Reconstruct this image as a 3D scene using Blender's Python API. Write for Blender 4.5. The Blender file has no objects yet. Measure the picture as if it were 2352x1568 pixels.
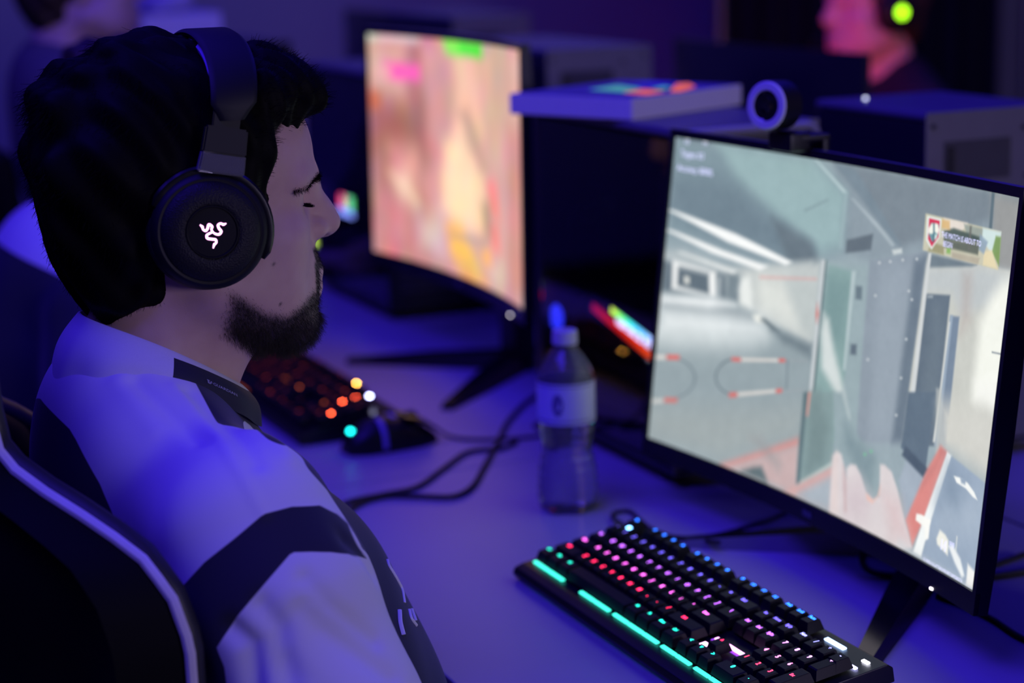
import bpy, bmesh, math, random
import numpy as np
from mathutils import Vector, Matrix

# ---------------------------------------------------------------- camera, world, lights, exposure
# World axes: X to the player's right, Y the way the player faces, Z up; metres; floor z = 0.
sc = bpy.context.scene
COL = sc.collection
R = math.radians


def camera():
    az, pit, rol = R(23.617), R(11.798), R(-1.5)
    f = Vector((-math.cos(az) * math.cos(pit), math.sin(az) * math.cos(pit), -math.sin(pit)))
    rt = f.cross(Vector((0, 0, 1))).normalized()
    up = rt.cross(f)
    c, s = math.cos(rol), math.sin(rol)
    r2, u2 = c * rt + s * up, c * up - s * rt
    cd = bpy.data.cameras.new('camera')
    cd.sensor_width, cd.lens = 36.0, 70.0
    cd.clip_start, cd.clip_end = 0.05, 60
    cd.dof.use_dof = True
    cd.dof.focus_distance = 1.60
    cd.dof.aperture_fstop = 3.3
    o = bpy.data.objects.new('camera', cd)
    COL.objects.link(o)
    o.matrix_world = Matrix(((r2.x, u2.x, -f.x, 1.6225), (r2.y, u2.y, -f.y, -1.0462), (r2.z, u2.z, -f.z, 1.37), (0, 0, 0, 1)))
    sc.camera = o


camera()
w = bpy.data.worlds.new('hall')
sc.world = w
w.use_nodes = True
w.node_tree.nodes['Background'].inputs[0].default_value = (0.10, 0.07, 0.42, 1)
w.node_tree.nodes['Background'].inputs[1].default_value = 0.010


def area(name, loc, target, size, power, col, spread=180):
    l = bpy.data.lights.new(name, 'AREA')
    l.shape = 'RECTANGLE'
    l.size, l.size_y = size
    l.energy, l.color = power, col
    l.spread = R(spread)
    o = bpy.data.objects.new(name, l)
    COL.objects.link(o)
    o.location = loc
    o.rotation_euler = (Vector(target) - Vector(loc)).to_track_quat('-Z', 'Y').to_euler()
    return o


# blue-violet LED wash fixtures hung under the ceiling of the hall; the side and far-end ones are unseen fills added lower
area('wash_light_over_desks', (-1.6, -0.5, 3.2), (-1.6, -0.1, 0.7), (3.6, 0.6), 20, (0.05, 0.022, 1.0))
area('wash_light_behind_players', (0.3, -1.7, 3.3), (0.0, -0.5, 0.8), (2.4, 1.0), 70, (0.06, 0.024, 1.0))
area('fill_light_side', (3.9, 1.1, 1.50), (0.0, -0.2, 1.0), (1.0, 0.7), 36, (0.70, 0.60, 1.0))  # unseen low side light added for the sleeve, box side and rear panels
area('fill_light_far_end', (-4.9, 1.6, 2.3), (-4.0, 0.0, 0.6), (3.4, 0.8), 5, (0.40, 0.32, 0.9))  # unseen fill added to brighten and tint the far wall
area('wash_light_back_row', (-1.2, 1.5, 3.2), (-1.2, 0.6, 1.1), (3.2, 0.5), 26, (0.03, 0.014, 1.0))

sc.view_settings.view_transform = 'Standard'
sc.view_settings.look = 'None'
sc.view_settings.exposure = 0.0
sc.view_settings.gamma = 1.0
sc.view_settings.use_curve_mapping = False
sc.cycles.use_denoising = True
sc.cycles.max_bounces = 8
sc.cycles.caustics_reflective = False
sc.cycles.caustics_refractive = False

# ---------------------------------------------------------------- helpers
PM = {}


def s2l(c):
    c = np.asarray(c, float)
    return np.where(c <= 0.04045, c / 12.92, ((c + 0.055) / 1.055) ** 2.4)


def rgb(r, g, b):
    return tuple(float(x) for x in s2l(np.array((r, g, b)) / 255.0))


MATS = {}


def mat(name, col, rough=0.5, metal=0.0, emit=None, strength=1.0, spec=0.5, noise=0.12, nscale=40.0, bump=0.0, bscale=300.0,
        trans=0.0, ior=1.45, sheen=0.0, coat=0.0, sss=0.0, alpha=1.0):
    m = bpy.data.materials.new(name)
    m.use_nodes = True
    nt = m.node_tree
    p = nt.nodes['Principled BSDF']
    p.inputs['Roughness'].default_value = rough
    p.inputs['Metallic'].default_value = metal
    p.inputs['Specular IOR Level'].default_value = spec
    p.inputs['Transmission Weight'].default_value = trans
    p.inputs['IOR'].default_value = ior
    p.inputs['Sheen Weight'].default_value = sheen
    p.inputs['Coat Weight'].default_value = coat
    p.inputs['Alpha'].default_value = alpha
    if sss:
        p.inputs['Subsurface Weight'].default_value = sss
        p.inputs['Subsurface Radius'].default_value = (0.012, 0.005, 0.003)
        p.inputs['Subsurface Scale'].default_value = 0.6
    tc = nt.nodes.new('ShaderNodeTexCoord')
    if noise > 0 and trans == 0:
        n = nt.nodes.new('ShaderNodeTexNoise')
        n.inputs['Scale'].default_value = nscale
        n.inputs['Detail'].default_value = 3
        nt.links.new(tc.outputs['Object'], n.inputs['Vector'])
        mx = nt.nodes.new('ShaderNodeMix')
        mx.data_type = 'RGBA'
        a = [c * (1 - noise) for c in col] + [1]
        b = [min(1, c * (1 + noise)) for c in col] + [1]
        mx.inputs[6].default_value = a
        mx.inputs[7].default_value = b
        nt.links.new(n.outputs['Fac'], mx.inputs[0])
        nt.links.new(mx.outputs[2], p.inputs['Base Color'])
    else:
        p.inputs['Base Color'].default_value = (*col, 1)
    if bump > 0:
        n2 = nt.nodes.new('ShaderNodeTexNoise')
        n2.inputs['Scale'].default_value = bscale
        nt.links.new(tc.outputs['Object'], n2.inputs['Vector'])
        bp = nt.nodes.new('ShaderNodeBump')
        bp.inputs['Strength'].default_value = bump
        bp.inputs['Distance'].default_value = 0.001
        nt.links.new(n2.outputs['Fac'], bp.inputs['Height'])
        nt.links.new(bp.outputs['Normal'], p.inputs['Normal'])
    if emit is not None:
        p.inputs['Emission Color'].default_value = (*emit, 1)
        p.inputs['Emission Strength'].default_value = strength
    MATS[name] = m
    return m


def attr_emit(name, strength=1.0, base=(0.01, 0.01, 0.012)):
    """a lit display: light given off is read from the picture stored on the panel"""
    m = mat(name, base, rough=0.35, noise=0)
    nt = m.node_tree
    a = nt.nodes.new('ShaderNodeAttribute')
    a.attribute_name = 'picture'
    p = nt.nodes['Principled BSDF']
    nt.links.new(a.outputs['Color'], p.inputs['Emission Color'])
    p.inputs['Emission Strength'].default_value = strength
    return m


def wm(o):
    return PM.get(o.name, Matrix.Identity(4)) if o else Matrix.Identity(4)


def tag(o, label=None, cat=None, group=None, kind=None):
    if label:
        o['label'] = label
    if cat:
        o['category'] = cat
    if group:
        o['group'] = group
    if kind:
        o['kind'] = kind
    return o


def thing(name, label, cat, loc=(0, 0, 0), rz=0.0, group=None):
    o = bpy.data.objects.new(name, None)
    o.empty_display_size = 0.05
    COL.objects.link(o)
    o.location = loc
    o.rotation_euler = (0, 0, rz)
    PM[o.name] = Matrix.Translation(loc) @ Matrix.Rotation(rz, 4, 'Z')
    return tag(o, label, cat, group)


def link(name, me, mats, parent=None, world=True, sharp=35):
    if not isinstance(mats, (list, tuple)):
        mats = [mats]
    o = bpy.data.objects.new(name, me)
    COL.objects.link(o)
    for m in mats:
        if me.materials.find(m.name) < 0:
            me.materials.append(m)
    if parent:
        o.parent = parent
        M = wm(parent)
        if world:
            me.transform(M.inverted())
        PM[o.name] = M
    if hasattr(me, 'shade_smooth'):
        me.shade_smooth()
        if sharp:
            me.set_sharp_from_angle(angle=R(sharp))
    return o


def obj(name, bm, mats, parent=None, world=True, sharp=35, recalc=True):
    """link a bmesh as ONE mesh object; world=True: coordinates are world ones, else the parent's own"""
    if recalc:
        bmesh.ops.recalc_face_normals(bm, faces=bm.faces)
    me = bpy.data.meshes.new(name)
    bm.to_mesh(me)
    bm.free()
    o = link(name, me, mats, parent, world, sharp)
    wn = o.modifiers.new('weighted_normals', 'WEIGHTED_NORMAL')
    wn.keep_sharp = True
    return o


def pymesh(name, V, Fc, mats, parent=None, world=True, sharp=0, attrs=None, mi=None):
    me = bpy.data.meshes.new(name)
    V = np.asarray(V, np.float32)
    Fc = np.asarray(Fc, np.int32)
    n = Fc.shape[1]
    me.vertices.add(len(V))
    me.vertices.foreach_set('co', V.ravel())
    me.loops.add(Fc.size)
    me.loops.foreach_set('vertex_index', Fc.ravel())
    me.polygons.add(len(Fc))
    me.polygons.foreach_set('loop_start', np.arange(0, Fc.size, n, dtype=np.int32))
    if mi is not None:
        me.polygons.foreach_set('material_index', np.asarray(mi, np.int32))
    me.update(calc_edges=True)
    for k, a in (attrs or {}).items():
        a = np.asarray(a, np.float32)
        if a.ndim == 1:
            me.attributes.new(k, 'FLOAT', 'POINT').data.foreach_set('value', a)
        else:
            c = np.ones((len(a), 4), np.float32)
            c[:, :3] = a
            me.attributes.new(k, 'FLOAT_COLOR', 'POINT').data.foreach_set('color', c.ravel())
    for m in (mats if isinstance(mats, (list, tuple)) else [mats]):
        me.materials.append(m)
    return link(name, me, mats, parent, world, sharp)


def BM():
    return bmesh.new()


def box(bm, c, s, rot=None, bev=0.0, seg=2, mi=0):
    """rounded box: centre, full size, rotation Matrix (3x3 or 4x4)"""
    M = Matrix.Translation(c) @ (rot.to_4x4() if rot is not None else Matrix.Identity(4)) @ Matrix.Diagonal((*s, 1))
    t = bmesh.new()
    bmesh.ops.create_cube(t, size=1, matrix=M)
    if bev > 0:
        bmesh.ops.bevel(t, geom=t.edges[:], offset=bev, segments=seg, affect='EDGES', profile=0.5)
    for f in t.faces:
        f.material_index = mi
    merge(bm, t)


def merge(bm, t):
    me = bpy.data.meshes.new('tmp')
    t.to_mesh(me)
    t.free()
    bm.from_mesh(me)
    bpy.data.meshes.remove(me)


def box2(bm, lo, hi, bev=0.0, seg=2, mi=0):
    lo, hi = Vector(lo), Vector(hi)
    box(bm, (lo + hi) / 2, hi - lo, None, bev, seg, mi)


def smooth_path(pts, n=8, closed=False):
    P = [Vector(p) for p in pts]
    if len(P) < 3:
        return P
    out = []
    L = len(P)
    for i in range(L if closed else L - 1):
        p0 = P[(i - 1) % L] if (closed or i > 0) else 2 * P[0] - P[1]
        p1, p2 = P[i], P[(i + 1) % L]
        p3 = P[(i + 2) % L] if (closed or i + 2 < L) else 2 * P[-1] - P[-2]
        for k in range(n):
            t = k / n
            out.append(0.5 * ((2 * p1) + (p2 - p0) * t + (2 * p0 - 5 * p1 + 4 * p2 - p3) * t * t + (3 * p1 - p0 - 3 * p2 + p3) * t ** 3))
    if not closed:
        out.append(P[-1])
    return out


def tube(bm, pts, r, n=10, closed=False, smooth=0, caps=True, mi=0, flat=1.0):
    """tube along a path; r number or list; flat squashes the section"""
    if smooth:
        rs0 = r if isinstance(r, (list, tuple)) else None
        L0 = len(pts)
        pts = smooth_path(pts, smooth, closed)
        if rs0:
            r = [float(np.interp(i / (len(pts) - 1) * (L0 - 1), range(L0), rs0)) for i in range(len(pts))]
    P = [Vector(p) for p in pts]
    L = len(P)
    rs = r if isinstance(r, (list, tuple)) else [r] * L
    T = []
    for i in range(L):
        a = P[(i - 1) % L] if (closed or i > 0) else P[i]
        b = P[(i + 1) % L] if (closed or i < L - 1) else P[i]
        T.append((b - a).normalized())
    up = Vector((0, 0, 1)) if abs(T[0].z) < 0.9 else Vector((1, 0, 0))
    N = (up - T[0] * up.dot(T[0])).normalized()
    rings = []
    for i in range(L):
        N = (N - T[i] * N.dot(T[i]))
        N = N.normalized() if N.length > 1e-6 else T[i].orthogonal().normalized()
        B = T[i].cross(N)
        rings.append([bm.verts.new(P[i] + rs[i] * (math.cos(2 * math.pi * k / n) * B + flat * math.sin(2 * math.pi * k / n) * N)) for k in range(n)])
    for i in range(L if closed else L - 1):
        a, b = rings[i], rings[(i + 1) % L]
        for k in range(n):
            f = bm.faces.new((a[k], a[(k + 1) % n], b[(k + 1) % n], b[k]))
            f.material_index = mi
    if caps and not closed:
        for q in (list(reversed(rings[0])), rings[-1]):
            f = bm.faces.new(q)
            f.material_index = mi


def lathe(bm, prof, n=32, M=None, mi=0, fn=None):
    """spin (r, z) profile about Z, then M; fn(angle, r, z) may change r"""
    M = M or Matrix.Identity(4)
    rings = []
    for r, z in prof:
        if r < 1e-6:
            rings.append([bm.verts.new(M @ Vector((0, 0, z)))])
        else:
            ring = []
            for k in range(n):
                a = 2 * math.pi * k / n
                rr = fn(a, r, z) if fn else r
                ring.append(bm.verts.new(M @ Vector((rr * math.cos(a), rr * math.sin(a), z))))
            rings.append(ring)
    for a, b in zip(rings, rings[1:]):
        if len(a) == 1 and len(b) == 1:
            continue
        for k in range(n):
            q = [a[k % len(a)], a[(k + 1) % len(a)], b[(k + 1) % len(b)], b[k % len(b)]]
            q2 = []
            for v in q:
                if v not in q2:
                    q2.append(v)
            if len(q2) > 2:
                f = bm.faces.new(q2)
                f.material_index = mi


def prism(bm, poly, d, M=None, mi=0, bev=0.0):
    """extrude a 2D polygon (x, y) by d along local Z"""
    M = M or Matrix.Identity(4)
    t = bmesh.new()
    f = t.faces.new([t.verts.new((p[0], p[1], 0)) for p in poly])
    r = bmesh.ops.extrude_face_region(t, geom=[f])
    bmesh.ops.translate(t, vec=(0, 0, d), verts=[v for v in r['geom'] if isinstance(v, bmesh.types.BMVert)])
    if bev:
        bmesh.ops.bevel(t, geom=[e for e in t.edges], offset=bev, segments=2, affect='EDGES', profile=0.5)
    for f in t.faces:
        f.material_index = mi
    bmesh.ops.transform(t, matrix=M, verts=t.verts)
    bmesh.ops.recalc_face_normals(t, faces=t.faces)
    merge(bm, t)


def frame(o, x, y, z=None):
    """matrix with origin o and axes x, y (z = x cross y)"""
    x, y = Vector(x).normalized(), Vector(y).normalized()
    z = Vector(z).normalized() if z else x.cross(y).normalized()
    return Matrix(((x.x, y.x, z.x, o[0]), (x.y, y.y, z.y, o[1]), (x.z, y.z, z.z, o[2]), (0, 0, 0, 1)))


TXT = {}


def text_geo(s, extrude=0.0, res=3, bold=0.0):
    """vertices / triangles of a string set in the built-in face, cap height about 0.7, centred"""
    key = (s, extrude, res, bold)
    if key not in TXT:
        cu = bpy.data.curves.new('t', 'FONT')
        cu.body = s
        cu.align_x = 'CENTER'
        cu.resolution_u = res
        cu.extrude = extrude
        cu.offset = bold
        o = bpy.data.objects.new('t', cu)
        COL.objects.link(o)
        bpy.context.view_layer.update()
        me = bpy.data.meshes.new_from_object(o.evaluated_get(bpy.context.evaluated_depsgraph_get()))
        V = np.array([v.co[:] for v in me.vertices])
        Fc = [tuple(p.vertices) for p in me.polygons]
        bpy.data.objects.remove(o)
        bpy.data.curves.remove(cu)
        bpy.data.meshes.remove(me)
        TXT[key] = (V, Fc)
    V, Fc = TXT[key]
    return V.copy(), Fc


def put_text(bm, s, size, fn, mi=0, sx=1.0, bold=0.0):
    """text of cap height `size`, each vertex placed by fn(x, y)"""
    V, Fc = text_geo(s, 0.0, 2, bold)
    if not len(V):
        return
    k = size / 0.7
    vs = [bm.verts.new(fn(v[0] * k * sx, v[1] * k)) for v in V]
    for f in Fc:
        try:
            ff = bm.faces.new([vs[i] for i in f])
            ff.material_index = mi
        except ValueError:
            pass


# ---- implicit surfaces: smooth unions of round shapes, meshed with surface nets
class Field:
    def __init__(s, xs, ys, zs):
        s.g = [np.asarray(a, np.float32) for a in (xs, ys, zs)]
        s.F = np.full([len(a) for a in s.g], 0.5, np.float32)

    def _sl(s, lo, hi):
        sl, ax = [], []
        for i in range(3):
            a = max(0, int(np.searchsorted(s.g[i], lo[i])) - 1)
            b = min(len(s.g[i]), int(np.searchsorted(s.g[i], hi[i])) + 1)
            sl.append(slice(a, b))
            sh = [1, 1, 1]
            sh[i] = -1
            ax.append(s.g[i][a:b].reshape(sh))
        return tuple(sl), ax

    def op(s, fn, lo, hi, k, mode):
        m = k + 0.02
        sl, (X, Y, Z) = s._sl([v - m for v in lo], [v + m for v in hi])
        d = fn(X, Y, Z)
        a = s.F[sl]
        if a.size == 0:
            return
        if mode == 'add':
            h = np.maximum(k - np.abs(a - d), 0) / max(k, 1e-6)
            s.F[sl] = np.minimum(a, d) - h * h * k * 0.25
        else:
            d = -d
            h = np.maximum(k - np.abs(a - d), 0) / max(k, 1e-6)
            s.F[sl] = np.maximum(a, d) + h * h * k * 0.25

    def ell(s, c, r, k=0.02, mode='add', rx=0.0):
        c = np.asarray(c, np.float32)
        cr, sr = math.cos(rx), math.sin(rx)

        def fn(X, Y, Z):
            x, y0, z0 = X - c[0], Y - c[1], Z - c[2]
            y, z = y0 * cr + z0 * sr, -y0 * sr + z0 * cr
            k0 = np.sqrt((x / r[0]) ** 2 + (y / r[1]) ** 2 + (z / r[2]) ** 2)
            k1 = np.sqrt((x / r[0] ** 2) ** 2 + (y / r[1] ** 2) ** 2 + (z / r[2] ** 2) ** 2)
            return k0 * (k0 - 1) / np.maximum(k1, 1e-6)
        m = max(r[1], r[2]) if rx else 0
        rr = (r[0], max(r[1], m), max(r[2], m))
        s.op(fn, c - rr, c + rr, k, mode)

    def cap(s, a, b, ra, rb=None, k=0.02, mode='add'):
        rb = ra if rb is None else rb
        a, b = np.asarray(a, np.float32), np.asarray(b, np.float32)
        ab = b - a
        L = float(ab @ ab) + 1e-12

        def fn(X, Y, Z):
            t = np.clip(((X - a[0]) * ab[0] + (Y - a[1]) * ab[1] + (Z - a[2]) * ab[2]) / L, 0, 1)
            return np.sqrt((X - a[0] - t * ab[0]) ** 2 + (Y - a[1] - t * ab[1]) ** 2 + (Z - a[2] - t * ab[2]) ** 2) - (ra + (rb - ra) * t)
        m = max(ra, rb)
        s.op(fn, np.minimum(a, b) - m, np.maximum(a, b) + m, k, mode)

    def chain(s, pts, rs, k=0.02, mode='add'):
        for i in range(len(pts) - 1):
            s.cap(pts[i], pts[i + 1], rs[i], rs[i + 1], k, mode)

    def mesh(s):
        F = s.F
        gx, gy, gz = s.g
        ins = F < 0
        n = [d - 1 for d in F.shape]
        cor = [(i, j, k) for i in (0, 1) for j in (0, 1) for k in (0, 1)]
        cnt = np.zeros(n, np.int8)
        for i, j, k in cor:
            cnt += ins[i:i + n[0], j:j + n[1], k:k + n[2]]
        act = (cnt > 0) & (cnt < 8)
        I = np.argwhere(act)
        idx = np.full(n, -1, np.int32)
        idx[act] = np.arange(len(I))
        P = np.zeros((len(I), 3))
        C = np.zeros(len(I))
        g = s.g
        for a in cor:
            for ax in range(3):
                if a[ax] == 0:
                    b = list(a)
                    b[ax] = 1
                    ia, ib = I + a, I + b
                    fa, fb = F[tuple(ia.T)], F[tuple(ib.T)]
                    cr = (fa < 0) != (fb < 0)
                    t = np.where(cr, fa / np.where(cr, fa - fb, 1), 0)
                    pa = np.stack([g[d][ia[:, d]] for d in range(3)], -1)
                    pb = np.stack([g[d][ib[:, d]] for d in range(3)], -1)
                    P += np.where(cr[:, None], pa + t[:, None] * (pb - pa), 0)
                    C += cr
        P /= C[:, None]
        Q = []
        for ax in range(3):
            lo = [slice(None)] * 3
            hi = [slice(None)] * 3
            lo[ax], hi[ax] = slice(0, -1), slice(1, None)
            ch = ins[tuple(lo)] != ins[tuple(hi)]
            E = np.argwhere(ch)
            u, v = [(1, 2), (2, 0), (0, 1)][ax]
            ok = (E[:, u] > 0) & (E[:, v] > 0) & (E[:, u] < n[u]) & (E[:, v] < n[v])
            E = E[ok]
            flip = ins[tuple(E.T)]
            q = []
            for du, dv in ((-1, -1), (0, -1), (0, 0), (-1, 0)):
                e = E.copy()
                e[:, u] += du
                e[:, v] += dv
                q.append(idx[tuple(e.T)])
            q = np.stack(q, -1)
            q[~flip] = q[~flip][:, ::-1]
            Q.append(q)
        Q = np.concatenate(Q)
        return P, Q[(Q >= 0).all(1)]


def lap(P, Q, it=3, lam=0.5):
    """even out a quad mesh"""
    e = np.concatenate([Q[:, [i, (i + 1) % 4]] for i in range(4)])
    a, b = np.concatenate([e[:, 0], e[:, 1]]), np.concatenate([e[:, 1], e[:, 0]])
    n = np.bincount(a, minlength=len(P)).astype(float)
    n[n == 0] = 1
    for i in range(it):
        for l in (lam, -lam * 1.04):
            S = np.stack([np.bincount(a, P[b, d], minlength=len(P)) for d in range(3)], -1)
            P = P + l * (S / n[:, None] - P)
    return P


def vnorm(P, Q):
    fn = np.cross(P[Q[:, 2]] - P[Q[:, 0]], P[Q[:, 3]] - P[Q[:, 1]])
    N = np.zeros_like(P)
    for i in range(4):
        for d in range(3):
            N[:, d] += np.bincount(Q[:, i], fn[:, d], minlength=len(P))
    return N / np.maximum(np.linalg.norm(N, axis=1, keepdims=True), 1e-12)


def axis(*spans):
    """grid line positions from (lo, hi, step) spans"""
    out = []
    for lo, hi, st in spans:
        out += list(np.arange(lo, hi - st * 0.5, st))
    return np.array(out + [spans[-1][1]])


def poly_sd(X, Y, poly):
    """signed distance to a polygon, negative inside"""
    P = np.asarray(poly, float)
    d = np.full(X.shape, 1e18)
    ins = np.zeros(X.shape, bool)
    for i in range(len(P)):
        a, b = P[i], P[(i + 1) % len(P)]
        ab = b - a
        t = np.clip(((X - a[0]) * ab[0] + (Y - a[1]) * ab[1]) / max(ab @ ab, 1e-12), 0, 1)
        d = np.minimum(d, (X - a[0] - t * ab[0]) ** 2 + (Y - a[1] - t * ab[1]) ** 2)
        c = (a[1] > Y) != (b[1] > Y)
        with np.errstate(divide='ignore', invalid='ignore'):
            xi = a[0] + (Y - a[1]) * ab[0] / (ab[1] if abs(ab[1]) > 1e-12 else 1e-12)
        ins ^= c & (X < xi)
    d = np.sqrt(d)
    return np.where(ins, -d, d)


rng = np.random.default_rng(7)
random.seed(5)
# ---------------------------------------------------------------- materials
m_wall = mat('wall_paint', (0.42, 0.40, 0.46), rough=0.8, noise=0.06, nscale=3)
m_floor = mat('carpet', (0.03, 0.03, 0.035), rough=0.95, noise=0.3, nscale=60)
m_desk = mat('desk_laminate', (0.43, 0.42, 0.43), rough=0.42, noise=0.03, nscale=15, bump=0.02, bscale=500)
m_desk_edge = mat('desk_edge', (0.12, 0.12, 0.13), rough=0.5)
m_metal_leg = mat('grey_steel', (0.16, 0.16, 0.17), rough=0.4, metal=0.8)
m_black = mat('black_plastic', (0.006, 0.006, 0.007), rough=0.42)
m_black_gloss = mat('black_gloss_plastic', (0.006, 0.006, 0.008), rough=0.18)
m_black_matte = mat('black_matte', (0.008, 0.008, 0.009), rough=0.75)
m_case = mat('case_black_steel', (0.022, 0.022, 0.026), rough=0.28, noise=0.1)
m_top_lit = mat('top_lit_tone', (0.13, 0.13, 0.15), rough=0.4, noise=0.1)  # overhead light painted in: tops lighter than the dark sides
m_rear = mat('case_rear_grey_steel', (0.15, 0.145, 0.15), rough=0.5, metal=0.3, noise=0.08)
m_slot = mat('io_dark', (0.05, 0.05, 0.045), rough=0.6)
m_chrome = mat('connector_metal', (0.6, 0.56, 0.5), rough=0.3, metal=1)
m_curtain = mat('black_drape', (0.006, 0.006, 0.007), rough=0.95)
m_cable = mat('cable_rubber', (0.012, 0.012, 0.014), rough=0.6)
m_white_card = mat('white_card', (0.72, 0.70, 0.72), rough=0.55, noise=0.03)
m_lens = mat('lens_glass', (0.004, 0.004, 0.006), rough=0.05, spec=0.8, coat=1)
m_ring = mat('white_plastic_ring', (0.72, 0.70, 0.74), rough=0.4, noise=0.03)
m_power = mat('power_led', (0.8, 0.8, 0.8), emit=(1, 0.9, 1), strength=5, noise=0)

# ---------------------------------------------------------------- the hall
bm = BM(); box2(bm, (-5.2, -4.2, -0.1), (4.2, 4.6, 0)); tag(obj('floor', bm, m_floor), kind='structure')
bm = BM(); box2(bm, (-5.2, -4.2, 3.6), (4.2, 4.6, 3.7)); tag(obj('ceiling', bm, m_black_matte), kind='structure')
bm = BM(); box2(bm, (-5.3, -4.2, 0), (-5.2, 4.6, 3.6)); tag(obj('wall_left', bm, m_wall), kind='structure')
bm = BM(); box2(bm, (-5.2, 4.5, 0), (4.2, 4.6, 3.6)); tag(obj('wall_front', bm, m_wall), kind='structure')
bm = BM(); box2(bm, (-5.2, -4.3, 0), (4.2, -4.2, 3.6)); tag(obj('wall_back', bm, m_wall), kind='structure')
bm = BM(); box2(bm, (4.2, -4.3, 0), (4.3, 4.6, 3.6)); tag(obj('wall_right', bm, m_wall), kind='structure')
for nm, lo, hi in (('baseboard_left', (-5.2, -4.2, 0), (-5.185, 4.5, 0.1)), ('baseboard_front', (-5.185, 4.485, 0), (4.2, 4.5, 0.1))):
    bm = BM(); box2(bm, lo, hi); tag(obj(nm, bm, m_black_matte), kind='structure')

# black drape hung between two poles behind the back row
t = thing('backdrop_curtain', 'tall black drape hanging behind the player in the far row', 'curtain', (-3.2, 2.23, 0))
bm = BM()
P0, P1 = Vector((-3.28, 1.74, 0)), Vector((-3.28, 2.72, 0))
n = 90
vs = []
for i in range(n + 1):
    p = P0.lerp(P1, i / n)
    dx = 0.035 * math.sin(i * 0.9) + 0.012 * math.sin(i * 2.3)
    vs.append([bm.verts.new((p.x + dx + k, p.y, z)) for k in (0, 0.012) for z in (0.03, 2.4)])
for a, b in zip(vs, vs[1:]):
    bm.faces.new((a[0], b[0], b[1], a[1])); bm.faces.new((a[2], a[3], b[3], b[2]))
    bm.faces.new((a[1], b[1], b[3], a[3])); bm.faces.new((a[0], a[2], b[2], b[0]))
obj('drape', bm, m_curtain, t)
for y in (1.71, 2.75):
    bm = BM(); tube(bm, [(-3.20, y, 0.0), (-3.20, y, 2.46)], 0.016, 12); box2(bm, (-3.36, y - 0.16, 0.0), (-3.04, y + 0.16, 0.012), 0.004)
    obj('pole', bm, m_metal_leg, t)
bm = BM(); tube(bm, [(-3.20, 1.69, 2.46), (-3.20, 2.77, 2.46)], 0.014, 12); obj('crossbar', bm, m_metal_leg, t)


# ---------------------------------------------------------------- desks
def desk(x0, x1, y0, y1, label):
    t = thing('desk', label, 'desk', ((x0 + x1) / 2, (y0 + y1) / 2, 0))
    bm = BM(); box2(bm, (x0, y0, 0.704), (x1, y1, 0.73), 0.003)
    obj('tabletop', bm, m_desk, t)
    bm = BM()
    box2(bm, (x0 + 0.06, y0 + 0.12, 0.645), (x1 - 0.06, y0 + 0.15, 0.704), 0.002)
    box2(bm, (x0 + 0.06, y1 - 0.15, 0.645), (x1 - 0.06, y1 - 0.12, 0.704), 0.002)
    obj('rail', bm, m_metal_leg, t)
    for sx in (x0 + 0.05, x1 - 0.05):
        for sy in (y0 + 0.135, y1 - 0.135):
            bm = BM(); box2(bm, (sx - 0.025, sy - 0.025, 0), (sx + 0.025, sy + 0.025, 0.704), 0.003)
            obj('leg', bm, m_metal_leg, t)
    return t


desk(-0.53, 1.25, -0.448, 0.262, 'white-topped desk under the bright front monitor and rainbow keyboard')
desk(-2.33, -0.532, -0.448, 0.262, 'white-topped desk under the pink-lit monitor and orange keyboard')
desk(-4.13, -2.332, -0.448, 0.262, 'white-topped desk farthest left, mostly hidden behind the players')
desk(-1.25, 0.9, 0.266, 0.976, 'white-topped desk of the far row, under the right-hand grey-backed tower')
desk(-3.41, -1.252, 0.266, 0.976, 'white-topped desk of the far row, behind the pink-lit monitor')

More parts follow.
